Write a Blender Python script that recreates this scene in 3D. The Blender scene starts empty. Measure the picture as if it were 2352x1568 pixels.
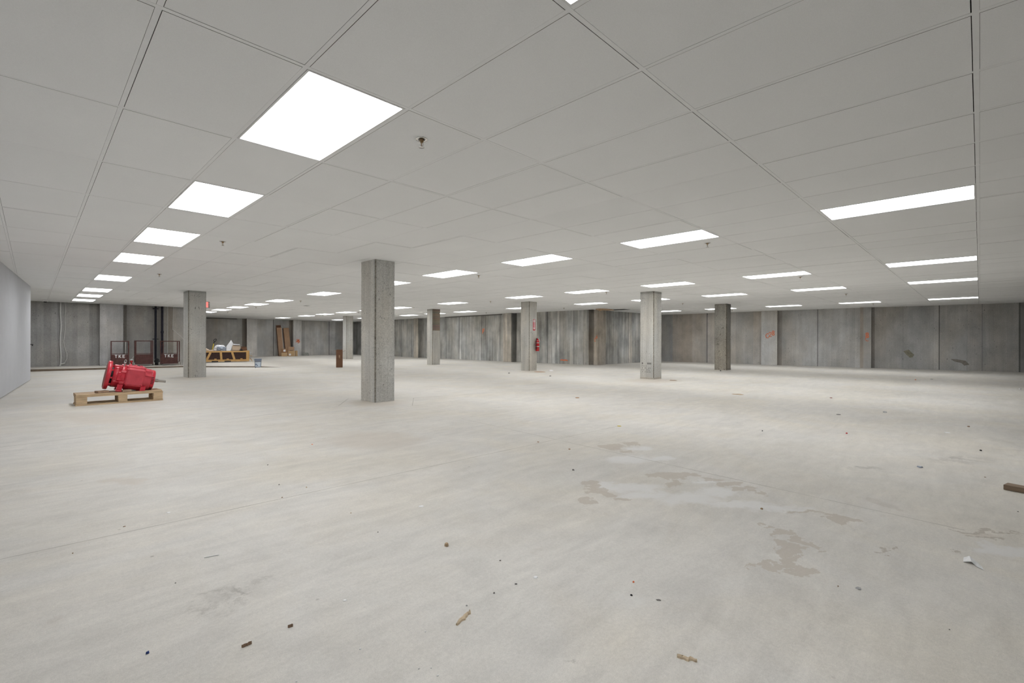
import bpy, math, random
from mathutils import Matrix, Vector
random.seed(7)
R = math.radians
S = bpy.context.scene
COL = S.collection

# ------------------------------------------------------------------ camera, world, exposure
F_PX, YAW, HY = 1088.5, 0.7789, 782.38          # focal length in pixels of a 2352 px wide frame, heading, horizon row
CAM_Z, CEIL = 1.0687, 1.0687 + 1.3958             # eye height, ceiling height
ROLL = 0.0026                                  # the camera leans a touch to the left
cd = bpy.data.cameras.new('camera'); cam = bpy.data.objects.new('camera', cd); COL.objects.link(cam)
cd.sensor_width = 36.0; cd.lens = 36.0 * F_PX / 2352.0
cd.shift_y = -(784 - HY) / 2352.0
cd.clip_start = 0.02; cd.clip_end = 200
cam.location = (0, 0, CAM_Z); cam.rotation_euler = (Matrix.Rotation(YAW - R(90), 4, 'Z') @ Matrix.Rotation(R(90), 4, 'X') @ Matrix.Rotation(ROLL, 4, 'Z')).to_euler()
S.camera = cam
w = bpy.data.worlds.new('world'); S.world = w; w.use_nodes = True
w.node_tree.nodes['Background'].inputs[0].default_value = (0.02, 0.02, 0.02, 1)
w.node_tree.nodes['Background'].inputs[1].default_value = 1.0
S.view_settings.view_transform = 'Standard'; S.view_settings.look = 'None'
S.view_settings.exposure = 0.0; S.view_settings.gamma = 1.0; S.view_settings.use_curve_mapping = False
LIGHT_STRENGTH = 10.7

# ------------------------------------------------------------------ measuring helpers
SY, CY = math.sin(YAW), math.cos(YAW)
def fz(u, v):                                   # floor height at a plan position
    return 0.0
def at(x, y, up=0.0):                           # plan point on the floor that the photo shows at pixel (x, y)
    x, y = x + ROLL * (y - HY), y - ROLL * (x - 1176)
    Y = F_PX * (CAM_Z - up) / (y - HY); X = (x - 1176) * Y / F_PX
    return X * SY + Y * CY, -X * CY + Y * SY
def hit(x, p0, p1):                             # where the sight line of pixel column x meets the plan line p0-p1
    k = (x - 1176) / F_PX
    d = (k * SY + CY, -k * CY + SY)
    ex, ey = p1[0] - p0[0], p1[1] - p0[1]
    den = d[0] * ey - d[1] * ex
    s = (p0[0] * ey - p0[1] * ex) / den
    return d[0] * s, d[1] * s
def depth(u, v): return u * CY + v * SY
def obl(x): return math.cos(math.atan((x - 1176) / F_PX))   # an object that faces the camera off to the side looks wider by 1/this
def zpx(y, u, v): return CAM_Z - ((y - HY) * depth(u, v) / F_PX - ROLL * (u * SY - v * CY))

# ------------------------------------------------------------------ mesh helpers
class MB:
    def __init__(s): s.v = []; s.f = []; s.c = []; s.sm = []
    def add(s, vs, fs, M=None, tone=None, smooth=False):
        b = len(s.v)
        for p in vs:
            p = Vector(p)
            s.v.append(tuple(M @ p if M is not None else p))
        for f in fs:
            s.f.append([b + i for i in f]); s.c.append(tone or (1, 1, 1)); s.sm.append(smooth)
    def box(s, c, d, M=None, tone=None):
        x, y, z = c; a, b, e = d[0] / 2, d[1] / 2, d[2] / 2
        vs = [(x + i * a, y + j * b, z + k * e) for k in (-1, 1) for j in (-1, 1) for i in (-1, 1)]
        fs = [(0, 2, 3, 1), (4, 5, 7, 6), (0, 1, 5, 4), (2, 6, 7, 3), (0, 4, 6, 2), (1, 3, 7, 5)]
        s.add(vs, fs, M, tone)
    def cbox(s, c, d, r, M=None, tone=None):    # box with chamfered edges
        x, y, z = c; a, b, e = d[0] / 2, d[1] / 2, d[2] / 2
        r = min(r, a * .9, b * .9, e * .9)
        def ring(k, ins):
            A, B = a - ins, b - ins; q = r if ins == 0 else r * .6
            return [(x - A + q, y - B, k), (x + A - q, y - B, k), (x + A, y - B + q, k), (x + A, y + B - q, k),
                    (x + A - q, y + B, k), (x - A + q, y + B, k), (x - A, y + B - q, k), (x - A, y - B + q, k)]
        rings = [ring(z - e, r), ring(z - e + r, 0), ring(z + e - r, 0), ring(z + e, r)]
        vs = sum(rings, []); fs = [tuple(reversed(range(8))), tuple(range(24, 32))]
        for k in range(3):
            for i in range(8): fs.append((k * 8 + i, k * 8 + (i + 1) % 8, k * 8 + 8 + (i + 1) % 8, k * 8 + 8 + i))
        s.add(vs, fs, M, tone)
    def tube(s, p0, p1, r, n=10, r2=None, M=None, tone=None, caps=True):
        p0, p1 = Vector(p0), Vector(p1); d = (p1 - p0).normalized()
        a = d.orthogonal().normalized(); b = d.cross(a); r2 = r if r2 is None else r2
        vs = [p0 + (a * math.cos(t) + b * math.sin(t)) * r for t in [2 * math.pi * i / n for i in range(n)]]
        vs += [p1 + (a * math.cos(t) + b * math.sin(t)) * r2 for t in [2 * math.pi * i / n for i in range(n)]]
        s.add(vs, [(i, (i + 1) % n, n + (i + 1) % n, n + i) for i in range(n)], M, tone, True)
        if caps: s.add(vs, [tuple(reversed(range(n))), tuple(range(n, 2 * n))], M, tone)
    def path(s, pts, r, n=8, M=None, tone=None):
        for a, b in zip(pts, pts[1:]): s.tube(a, b, r, n, M=M, tone=tone)
    def lathe(s, prof, n=32, M=None, tone=None, smooth=True):   # prof: (radius, height) about local z
        vs = [(r * math.cos(2 * math.pi * i / n), r * math.sin(2 * math.pi * i / n), z) for r, z in prof for i in range(n)]
        fs = [(k * n + i, k * n + (i + 1) % n, (k + 1) * n + (i + 1) % n, (k + 1) * n + i) for k in range(len(prof) - 1) for i in range(n)]
        s.add(vs, fs, M, tone, smooth)
    def prism(s, poly, z0, z1, M=None, tone=None):
        n = len(poly); vs = [(x, y, z0) for x, y in poly] + [(x, y, z1) for x, y in poly]
        s.add(vs, [tuple(reversed(range(n))), tuple(range(n, 2 * n))] + [(i, (i + 1) % n, n + (i + 1) % n, n + i) for i in range(n)], M, tone)
    def build(s, name, mat, parent=None, loc=None, rotz=0.0):
        me = bpy.data.meshes.new(name); me.from_pydata(s.v, [], s.f); me.update()
        if any(c != (1, 1, 1) for c in s.c):
            at_ = me.color_attributes.new('tone', 'FLOAT_COLOR', 'CORNER')
            k = 0
            for p, c in zip(me.polygons, s.c):
                for _ in range(p.loop_total): at_.data[k].color = (c[0], c[1], c[2], 1); k += 1
        for p, q in zip(me.polygons, s.sm): p.use_smooth = q
        me.materials.append(mat)
        o = bpy.data.objects.new(name, me); COL.objects.link(o)
        if parent is not None: o.parent = parent
        if loc: o.location = loc
        o.rotation_euler = (0, 0, rotz)
        return o
def Rx(a): return Matrix.Rotation(a, 4, 'X')
def Ry(a): return Matrix.Rotation(a, 4, 'Y')
def Rz(a): return Matrix.Rotation(a, 4, 'Z')
def T(x, y, z): return Matrix.Translation((x, y, z))

def tag(o, label, cat, group=None, kind=None):
    o['label'] = label; o['category'] = cat
    if group: o['group'] = group
    if kind: o['kind'] = kind
    return o
def thing(name, label, cat, loc, rotz=0.0, group=None, rot=None):
    o = bpy.data.objects.new(name, None); o.empty_display_size = .05; COL.objects.link(o)
    o.location = loc; o.rotation_euler = rot if rot else (0, 0, rotz)
    return tag(o, label, cat, group)
def struct(o, label=None):
    o['kind'] = 'structure'
    if label: o['label'] = label
    return o
def dup(root, loc, label, rotz=None, group=None):
    r = root.copy(); COL.objects.link(r); r.location = loc
    if rotz is not None: r.rotation_euler = (0, 0, rotz)
    r['label'] = label
    if group: r['group'] = group
    for ch in list(root.children):
        c = ch.copy(); COL.objects.link(c); c.parent = r
        for g in list(ch.children):
            d = g.copy(); COL.objects.link(d); d.parent = c
    return r

# ------------------------------------------------------------------ materials
class NT:
    def __init__(s, name):
        s.m = bpy.data.materials.new(name); s.m.use_nodes = True
        s.t = s.m.node_tree; s.b = s.t.nodes['Principled BSDF']
    def n(s, typ, ins=None, **pr):
        d = s.t.nodes.new(typ)
        for k, v in pr.items(): setattr(d, k, v)
        for k, v in (ins or {}).items(): s.set(d.inputs[k], v)
        return d
    def set(s, i, v):
        if isinstance(v, bpy.types.NodeSocket): s.t.links.new(v, i)
        elif isinstance(v, bpy.types.Node): s.t.links.new(v.outputs[0], i)
        else:
            if isinstance(v, (tuple, list)) and len(v) == 3 and i.type == 'RGBA': v = (*v, 1)
            i.default_value = v
    def math(s, op, a, b=0.0, clamp=False):
        d = s.t.nodes.new('ShaderNodeMath'); d.operation = op; d.use_clamp = clamp
        s.set(d.inputs[0], a); s.set(d.inputs[1], b); return d.outputs[0]
    def noise(s, vec, scale, detail=3, rough=.55, dist=0.0):
        return s.n('ShaderNodeTexNoise', {'Vector': vec, 'Scale': scale, 'Detail': detail, 'Roughness': rough, 'Distortion': dist}).outputs[0]
    def mr(s, v, a, b, c, d, smooth=False):
        x = s.n('ShaderNodeMapRange', {0: v, 1: a, 2: b, 3: c, 4: d}, clamp=True)
        if smooth: x.interpolation_type = 'SMOOTHSTEP'
        return x.outputs[0]
    def mix(s, f, a, b, mode='MIX'):
        d = s.t.nodes.new('ShaderNodeMix'); d.data_type = 'RGBA'; d.blend_type = mode
        s.set(d.inputs[0], f); s.set(d.inputs[6], a); s.set(d.inputs[7], b); return d.outputs[2]
    def scalevec(s, v, sc):
        return s.n('ShaderNodeMapping', {'Vector': v, 'Scale': sc}).outputs[0]
    def out(s, col, rough=.8, metal=0.0, spec=.3, bump=None, bs=.3, bd=.01):
        s.set(s.b.inputs['Base Color'], col); s.set(s.b.inputs['Roughness'], rough); s.set(s.b.inputs['Metallic'], metal)
        s.b.inputs['Specular IOR Level'].default_value = spec
        if bump is not None:
            bn = s.n('ShaderNodeBump', {'Height': bump, 'Strength': bs, 'Distance': bd}); s.t.links.new(bn.outputs[0], s.b.inputs['Normal'])
        return s.m
def simple(name, col, rough=.6, metal=0.0, spec=.3, var=.12, scale=14, stretch=(1, 1, 1)):
    t = NT(name); g = t.n('ShaderNodeTexCoord').outputs['Object']
    n = t.noise(t.scalevec(g, stretch), scale, 4)
    f = t.mr(n, .3, .7, 1 - var, 1 + var)
    c = t.n('ShaderNodeVectorMath', {0: col, 1: f}, operation='MULTIPLY').outputs[0]
    return t.out(c, rough, metal, spec)

def concrete(name, base, streak=.35, speck=.5, blotch=.3, pores=True, ps=13.0, pd=.16, bump=.25):
    t = NT(name); g = t.n('ShaderNodeNewGeometry').outputs['Position']
    a = t.noise(t.scalevec(g, (7, 7, .35)), 1.0, 4, .6)
    a2 = t.noise(t.scalevec(g, (34, 34, .8)), 1.0, 3, .6)
    b = t.noise(t.scalevec(g, (1, 1, .8)), 1.3, 5, .6)
    c = t.noise(g, 55, 3, .7)
    f1 = t.mr(a, .3, .72, 1 - streak, 1 + streak * .8)
    f2 = t.mr(b, .3, .7, 1 - blotch, 1 + blotch)
    f3 = t.mr(c, .3, .7, 1 - .16 * speck, 1 + .16 * speck)
    f4 = t.mr(a2, .3, .7, 1 - streak * .35, 1 + streak * .35)
    f = t.math('MULTIPLY', t.math('MULTIPLY', f1, f2), t.math('MULTIPLY', f3, f4))
    if pores:
        v = t.n('ShaderNodeTexVoronoi', {'Vector': t.scalevec(g, (1, 1, .42)), 'Scale': ps, 'Randomness': 1.0})
        rnd = t.noise(g, 6, 2)
        pr = t.mr(t.math('SUBTRACT', v.outputs['Distance'], t.mr(rnd, .42, .72, .01, pd)), -.03, .03, .45, 1)
        f = t.math('MULTIPLY', f, pr)
    warm = t.noise(t.scalevec(g, (1, 1, .5)), .9, 3)
    hue = t.mix(t.mr(warm, .4, .65, 0, 1), base, (base[0] * 1.04, base[1] * .99, base[2] * .92))
    tone = t.n('ShaderNodeAttribute', attribute_name='tone').outputs['Color']
    sh = t.n('ShaderNodeVectorMath', {0: hue, 1: f}, operation='MULTIPLY').outputs[0]
    sh = t.n('ShaderNodeVectorMath', {0: sh, 1: tone}, operation='MULTIPLY').outputs[0]
    return t.out(sh, .85, 0, .25, f, bump, .01)

def floor_material():
    t = NT('floor_concrete'); g = t.n('ShaderNodeNewGeometry').outputs['Position']
    sp = t.n('ShaderNodeSeparateXYZ', {0: g}); gx, gy = sp.outputs[0], sp.outputs[1]
    wob = t.n('ShaderNodeTexNoise', {'Vector': g, 'Scale': 5.0, 'Detail': 5.0, 'Roughness': .65}).outputs['Color']
    wob = t.n('ShaderNodeVectorMath', {0: wob, 1: (.5, .5, .5)}, operation='SUBTRACT').outputs[0]
    gw = t.n('ShaderNodeVectorMath', {0: wob, 1: (.36, .36, 0), 2: g}, operation='MULTIPLY_ADD').outputs[0]
    swx = t.n('ShaderNodeSeparateXYZ', {0: gw}); wx, wy = swx.outputs[0], swx.outputs[1]
    base = (.665, .642, .60)
    big = t.noise(g, .45, 5, .6, .6); mid = t.noise(g, 1.7, 6, .65, 1.2)
    tro = t.noise(t.n('ShaderNodeMapping', {'Vector': g, 'Scale': (1.2, 5, 1), 'Rotation': (0, 0, .5)}).outputs[0], 1.2, 6, .6, 1.5)
    tro2 = t.noise(t.n('ShaderNodeMapping', {'Vector': g, 'Scale': (1, 6, 1), 'Rotation': (0, 0, -.7)}).outputs[0], .8, 5, .6, 2.0)
    fine = t.noise(g, 70, 3, .75); grit = t.noise(g, 260, 2, .7)
    f = t.math('MULTIPLY', t.mr(big, .3, .7, .95, 1.05), t.mr(mid, .28, .72, .915, 1.065))
    f = t.math('MULTIPLY', f, t.math('MULTIPLY', t.mr(tro, .25, .75, .93, 1.06), t.mr(tro2, .3, .7, .96, 1.04)))
    f = t.math('MULTIPLY', f, t.math('MULTIPLY', t.mr(fine, .3, .7, .93, 1.06), t.mr(grit, .3, .7, .91, 1.07)))
    f = t.math('MULTIPLY', f, t.mr(t.noise(gw, 11, 5, .7), .3, .7, .955, 1.04))
    warm = t.mr(t.noise(g, .8, 4, .6, .8), .42, .66, 0, 1)
    col = t.mix(warm, base, (.665, .628, .56))
    col = t.n('ShaderNodeVectorMath', {0: col, 1: f}, operation='MULTIPLY').outputs[0]
    # dark specks ground into the slab
    vo = t.n('ShaderNodeTexVoronoi', {'Vector': g, 'Scale': 3.2, 'Randomness': 1.0})
    spk = t.mr(vo.outputs['Distance'], .012, .035, 1, 0)
    col = t.mix(t.math('MULTIPLY', spk, .55), col, (.2, .17, .14))
    vo2 = t.n('ShaderNodeTexVoronoi', {'Vector': gw, 'Scale': 1.1, 'Randomness': 1.0})
    col = t.mix(t.math('MULTIPLY', t.mr(vo2.outputs['Distance'], .02, .07, 1, 0), .35), col, (.78, .77, .74))
    def blob(lst, soft):
        acc = None
        for x, y, rx, ry in lst:
            c0 = at(x, y); a = at(x + rx, y); b = at(x, y + ry)
            ax, ay = a[0] - c0[0], a[1] - c0[1]; bx, by = b[0] - c0[0], b[1] - c0[1]
            det = ax * by - ay * bx
            dx = t.math('SUBTRACT', wx, c0[0]); dy = t.math('SUBTRACT', wy, c0[1])
            p = t.math('ADD', t.math('MULTIPLY', dx, by / det), t.math('MULTIPLY', dy, -bx / det))
            q = t.math('ADD', t.math('MULTIPLY', dx, -ay / det), t.math('MULTIPLY', dy, ax / det))
            r2 = t.math('ADD', t.math('MULTIPLY', p, p), t.math('MULTIPLY', q, q))
            acc = r2 if acc is None else t.math('MINIMUM', acc, r2)
        return t.mr(acc, 1 - soft, 1 + soft, 1, 0, True)
    white = [(1400, 1117, 35, 10), (1460, 1120, 60, 10), (1480, 1136, 60, 9), (1590, 1145, 80, 14), (1650, 1130, 50, 10),
             (1700, 1160, 80, 9), (1780, 1168, 60, 8), (1620, 1105, 25, 5), (1450, 1055, 50, 8), (1470, 1030, 26, 6), (1520, 1053, 30, 5), (2310, 1265, 60, 16)]
    col = t.mix(t.math('MULTIPLY', blob(white, .85), .7), col, (.755, .75, .74))
    wet = [(1405, 1026, 30, 6), (1450, 1019, 18, 5), (1440, 1037, 18, 3), (1540, 1091, 50, 7), (1545, 1108, 16, 9), (1635, 1101, 28, 4), (1675, 1112, 26, 5),
           (1715, 1123, 26, 5), (1745, 1131, 14, 3), (1350, 1108, 22, 6), (1378, 1128, 24, 8), (1350, 1149, 18, 7), (1425, 1146, 20, 5),
           (1740, 1198, 16, 3), (1765, 1207, 14, 4), (1785, 1222, 13, 7), (1815, 1226, 28, 6), (1845, 1242, 18, 9), (1790, 1243, 15, 6), (1822, 1262, 30, 8), (1808, 1280, 16, 11),
           (1840, 1285, 22, 5), (1755, 1295, 26, 6), (1780, 1305, 26, 6), (1815, 1305, 24, 8), (1850, 1318, 26, 9), (1885, 1262, 12, 3),
           (1800, 1250, 22, 9), (1825, 1272, 20, 8), (1800, 1290, 18, 9), (1762, 1208, 22, 3.5), (1792, 1217, 16, 5), (1866, 1252, 16, 4), (1790, 1306, 38, 4), (1722, 1297, 16, 3.5), (1362, 1118, 16, 8), (1396, 1137, 20, 6), (1590, 1093, 26, 4), (1855, 1308, 22, 5), (1860, 1176, 40, 3), (1935, 1192, 32, 10), (1910, 1180, 26, 4)]
    col = t.mix(t.math('MULTIPLY', blob(wet, .08), .6), col, (.49, .43, .36))
    dust = [(860, 1010, 110, 22), (868, 924, 60, 9), (1500, 874, 60, 5), (1216, 853, 30, 3), (2245, 1226, 26, 4), (285, 1103, 50, 9), (446, 869, 40, 4), (230, 960, 100, 14)]
    col = t.mix(t.math('MULTIPLY', blob(dust, .8), .42), col, (.56, .49, .41))
    smudge = [(530, 1375, 48, 16), (490, 1405, 44, 16), (560, 1360, 30, 7), (600, 1345, 20, 8), (2200, 1055, 60, 8), (1990, 1075, 40, 4), (1310, 1520, 20, 10), (1508, 1383, 14, 8)]
    sm = t.math('MULTIPLY', blob(smudge, .9), t.mr(t.noise(gw, 9, 5, .75), .42, .62, 0, 1))
    col = t.mix(t.math('MULTIPLY', sm, .6), col, (.3, .28, .25))
    scuff = t.math('MULTIPLY', t.mr(t.noise(g, 3.2, 7, .72, .5), .60, .70, 0, 1), t.mr(big, .42, .6, 0, 1))
    col = t.mix(t.math('MULTIPLY', scuff, .38), col, (.46, .41, .35))
    crack = [(2240, 1220, 34, 2.5), (2290, 1222, 40, 1.5), (2262, 1232, 24, 3), (2020, 1264, 12, 3), (2058, 1263, 16, 3), (2190, 1262, 10, 3), (2055, 1280, 10, 2)]
    col = t.mix(t.math('MULTIPLY', blob(crack, .5), .5), col, (.33, .27, .21))
    # saw-cut joints
    def line(p0, p1, w):
        p0, p1 = at(*p0), at(*p1); dx, dy = p1[0] - p0[0], p1[1] - p0[1]; L = math.hypot(dx, dy)
        nx, ny = -dy / L, dx / L
        d = t.math('ABSOLUTE', t.math('ADD', t.math('MULTIPLY', t.math('SUBTRACT', gx, p0[0]), nx), t.math('MULTIPLY', t.math('SUBTRACT', gy, p0[1]), ny)))
        s_ = t.math('ADD', t.math('MULTIPLY', t.math('SUBTRACT', gx, p0[0]), dx / L), t.math('MULTIPLY', t.math('SUBTRACT', gy, p0[1]), dy / L))
        m = t.mr(d, w * .5, w * 1.3, 1, 0)
        m = t.math('MULTIPLY', m, t.math('GREATER_THAN', s_, 0)); return t.math('MULTIPLY', m, t.math('LESS_THAN', s_, L))
    acc = None
    for p0, p1, w_ in [((-60, 1297), (1421, 978), .0045), ((-60, 1034), (777, 932), .007), ((950, 914), (1376, 884), .008), ((1060, 961), (2215, 1217), .0042),
                       ((777, 932), (800, 915), .006), ((800, 915), (828, 914), .005), ((907, 914), (950, 914), .005), ((950, 914), (947, 931), .006)]:
        m = line(p0, p1, w_); acc = m if acc is None else t.math('MAXIMUM', acc, m)
    acc = t.math('MULTIPLY', acc, t.mr(t.noise(g, 3, 3), .35, .6, .3, .75))
    col = t.mix(acc, col, (.27, .24, .2))
    hgt = t.math('ADD', t.math('MULTIPLY', grit, .4), fine)
    rough = t.mr(mid, .3, .7, .55, .75)
    return t.out(col, rough, 0, .35, hgt, .12, .004)

def ceiling_material():
    t = NT('ceiling_tile_white'); g = t.n('ShaderNodeNewGeometry').outputs['Position']
    a = t.noise(g, 1.1, 3); b = t.noise(g, 240, 2, .7)
    f = t.math('MULTIPLY', t.mr(a, .3, .7, .985, 1.015), t.mr(b, .3, .7, .965, 1.03))
    tone = t.n('ShaderNodeAttribute', attribute_name='tone').outputs['Color']
    c = t.n('ShaderNodeVectorMath', {0: (.89, .893, .89), 1: f}, operation='MULTIPLY').outputs[0]
    c = t.n('ShaderNodeVectorMath', {0: c, 1: tone}, operation='MULTIPLY').outputs[0]
    return t.out(c, .9, 0, .15, b, .15, .001)
def emission(name, col, strength):
    t = NT(name); t.b.inputs['Base Color'].default_value = (.8, .8, .8, 1)
    t.b.inputs['Emission Color'].default_value = (*col, 1); t.b.inputs['Emission Strength'].default_value = strength
    return t.m

M_FLOOR = floor_material()
M_SLAB = simple('raised_slab_concrete', (.6, .57, .52), .8, var=.06, scale=2)
M_RISER = simple('shaded_slab_edge_concrete', (.19, .15, .11), .9, var=.2, scale=6)  # shade on the step's front face is put into this brown
M_TILE = ceiling_material()
M_GRID = simple('grid_white', (.87, .873, .87), .6, var=.02)
M_WALL = concrete('wall_concrete', (.385, .385, .38), .09, 1.1, .2, pores=True)
M_WALLB = concrete('board_marked_concrete', (.41, .415, .405), .34, .9, .32, pores=False)
M_COLM = concrete('column_concrete', (.53, .528, .505), .16, 1.3, .14, ps=40.0, pd=.30)
M_COLR = concrete('rough_column_concrete', (.40, .385, .35), .2, 2.4, .3, ps=30.0, pd=.4)
M_DRY = simple('drywall_paint', (.56, .57, .60), .8, var=.02, scale=3)
M_METAL = simple('galvanised_steel', (.55, .55, .54), .35, .9, var=.1)
M_CHROME = simple('chrome', (.75, .74, .72), .15, 1.0, var=.03)
M_BRASS = simple('sprinkler_brass', (.35, .24, .13), .35, .8)
M_WHITEMETAL = simple('white_enamel', (.78, .78, .77), .4, var=.02)
M_DARK = simple('black_plastic', (.02, .02, .022), .5, var=.2)
M_PIPE = simple('black_iron_pipe', (.018, .018, .03), .45, .2, var=.3)
M_RED = simple('glossy_red_enamel', (.58, .028, .05), .28, 0, .5, var=.16, scale=9)
M_REDTOP = simple('dusty_red_enamel', (.60, .065, .09), .5, 0, .4, var=.12, scale=8)
M_REDDISC = simple('dusty_red_face', (.33, .13, .115), .75, 0, .3, var=.12, scale=6)
M_REDEXT = simple('extinguisher_red', (.42, .008, .012), .25, 0, .5, var=.06)
M_RUST = simple('rust_brown_paint', (.105, .045, .04), .6, .1, .4, var=.35, scale=9)
M_STEEL = simple('bright_shaft_steel', (.42, .40, .38), .3, 1.0, var=.1)
M_WOOD = simple('pallet_pine', (.62, .46, .29), .75, var=.25, scale=5, stretch=(1, 9, 9))
M_WOODG = simple('weathered_pine', (.38, .27, .19), .8, var=.3, scale=5, stretch=(1, 9, 9))
M_WOODC = simple('crate_pine', (.62, .38, .15), .7, var=.18, scale=4, stretch=(1, 8, 8))
M_PLANK = simple('brown_plank', (.25, .18, .125), .75, var=.25, scale=4, stretch=(1, 12, 12))
M_CRATEIN = simple('dark_crate_lining', (.06, .036, .032), .85, var=.15)
M_CARD = simple('cardboard', (.42, .27, .17), .85, var=.08, scale=3)
M_CARD2 = simple('tan_cardboard', (.52, .36, .20), .85, var=.08, scale=3)
M_CARDD = simple('dark_cardboard', (.19, .10, .06), .85, var=.12, scale=4)
M_CARDL = simple('pale_cardboard', (.62, .50, .38), .85, var=.06, scale=3)
M_CARDX = simple('grey_brown_cardboard', (.30, .17, .09), .9, var=.1)  # one even colour for the whole upper carton
M_WHITE = simple('white_plastic', (.78, .79, .82), .5, var=.05)
M_PAPER = simple('white_paper', (.85, .85, .85), .8, var=.04)
M_BAG = simple('grey_plastic_film', (.28, .32, .38), .35, 0, .5, var=.3, scale=12)
M_BUCKET = simple('blue_grey_plastic', (.22, .26, .33), .45, var=.08)
M_LABEL = simple('pale_blue_label', (.62, .70, .80), .5, var=.05)
M_BLUE = simple('dark_blue_plastic', (.015, .045, .20), .4, var=.1)
M_YELLOW = simple('yellow_fibreglass', (.65, .50, .05), .5)
M_ORANGE = simple('orange_spray_paint', (.78, .22, .10), .7, var=.2, scale=30)
M_TAN = simple('tan_foam', (.62, .50, .35), .85, var=.15, scale=40)
M_STONE = simple('tan_stone', (.45, .33, .21), .8, var=.25, scale=40)
M_BROWN = simple('brown_bark', (.27, .18, .12), .85, var=.3, scale=40)
M_GREYD = simple('dark_grey_scrap', (.17, .16, .15), .8, var=.3, scale=40)
M_GREYM = simple('grey_plaster', (.42, .42, .42), .9, var=.15, scale=20)
M_SACK = simple('grey_sack', (.34, .35, .32), .9, var=.15, scale=10)
M_REDP = simple('sign_red', (.55, .02, .03), .4, var=.03)
M_REDGLOW = emission('exit_red_glow', (1.0, .05, .03), 1.1)
M_LIGHT = emission('lit_diffuser', (.975, .985, 1.0), LIGHT_STRENGTH)
M_INSUL = simple('orange_tan_foam', (.55, .38, .24), .9, var=.25, scale=12)
M_CABLE = simple('white_cable', (.62, .62, .60), .6, var=.05)
M_WHEEL = simple('white_rubber', (.52, .50, .46), .6, var=.1)

# ------------------------------------------------------------------ the floor, the raised slab
U0, U1, V0, V1 = -4.2, 27.5, -5.6, 35.5
m = MB()
m.add([(u, v, fz(u, v)) for u, v in ((U0, V0), (U1, V0), (U1, V1), (U0, V1))] + [(u, v, fz(u, v) - .2) for u, v in ((U0, V0), (U1, V0), (U1, V1), (U0, V1))],
      [(0, 1, 2, 3), (7, 6, 5, 4), (0, 4, 5, 1), (1, 5, 6, 2), (2, 6, 7, 3), (3, 7, 4, 0)])
struct(m.build('floor', M_FLOOR), 'pale dusty concrete slab floor with saw-cut joints and water stains')
# slab edge: a low step up that dies out to the right
pa = at(60, 853.5); pb = at(418, 843); pd_ = at(600, 843.3); pc = at(645, 843.2)
hs = {0: .075, 1: .05, 2: .001}
edge = [((-3.4, pa[1] + .3), .08), (pa, .075), (pb, .045), (pd_, .035), (pc, .0012)]
back = [((-3.4, 24.62), .08), ((pa[0], 24.62), .075), ((5.4, 24.62), .045), ((pd_[0] + 3, 24.62), .035), ((pc[0] + 6, 24.62), .0012)]
m = MB()
for (a, ha), (b, hb), (c, hc), (d, hd) in zip(edge, edge[1:], back[1:], back):
    m.add([(a[0], a[1], fz(*a) + ha), (b[0], b[1], fz(*b) + hb), (c[0], c[1], fz(*c) + hc), (d[0], d[1], fz(*d) + hd)], [(0, 1, 2, 3)])
sl = struct(m.build('floor_raised', M_SLAB), 'slightly raised concrete slab strip in front of the rear left wall')
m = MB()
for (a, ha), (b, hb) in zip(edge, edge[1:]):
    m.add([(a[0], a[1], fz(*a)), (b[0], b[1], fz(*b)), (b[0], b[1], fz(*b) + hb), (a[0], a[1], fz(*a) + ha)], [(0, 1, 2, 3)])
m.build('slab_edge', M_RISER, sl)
def slab_h(u):
    if u < pa[0]: return .075
    if u < pb[0]: return .075 + (.045 - .075) * (u - pa[0]) / (pb[0] - pa[0])
    return .045

# ------------------------------------------------------------------ ceiling: lay-in tiles on a white tee grid
GU, GV, TU, TV = 2.2014, .0153, .6096, 1.2192
def cell(i, j): return GU + i * TU, GV + j * TV
LIGHTS = {-1.5: [.5, 2.5, 4.5, 6.5, 8.5, 11.5, 14.5, 16.5, 18.5],
          6.5: [.5, 2.5, 4.5, 6.5, 8.5, 11.5, 14.5, 16.5, 18.5, 20.5, 22.5],
          14.5: [.5, 2.5, 4.5, 6.5, 8.5, 11.5, 14.5, 16.5, 18.5, 20.5, 22.5, 25.5],
          20.5: [.5, 2.5, 4.5, 6.5, 8.5, 11.5, 14.5, 16.5, 18.5, 22.5, 25.5],
          30.5: [.5, 2.5, 4.5, 6.5, 8.5]}
lit = {(i, j) for i, js in LIGHTS.items() for j in js}
COLS = [  # pixel x of left, corner, right edge; plan corner; widths (+v, +u)
    (4.14, 7.39, .51, .39, M_COLM, 'tall grey concrete column, nearest to the camera, full of pinholes and scratches'),
    (3.10, 15.91, .62, .44, M_COLM, 'left concrete column behind the red motor, with two dark gouges near its top'),
    (12.6, 25.7, .47, .40, M_COLM, 'small distant concrete column just right of the tall open cardboard box'),
    (12.42, 17.2, .42, .43, M_COLM, 'concrete column with a rough dark brown patch on its upper right face'),
    (12.4, 11.38, .425, .42, M_COLM, 'concrete column that carries the red fire extinguisher and arrow sign'),
    (12.2, 6.48, .43, .465, M_COLM, 'pale rough concrete column right of centre with dark stamped marks near its foot'),
    (18.06, 6.67, .445, .435, M_COLR, 'dark mottled concrete column, rightmost of the columns')]
def in_block(u, v): return u > 17.7 and v > 12.75
def in_left(u, v): return (u < 5.0 and v > 24.6) or (u < -.7 and v < 17) or (u < -1.5 + .07 * v - .6 and v < 18)
rnd = random.Random(3)
m = MB(); gr = MB()
gi0, gi1, gj0, gj1 = -11, 39, -5, 28
raised = {(1, 1): .004, (2, 1): .006, (0, 2): .003, (1, 0): .004}
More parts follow.
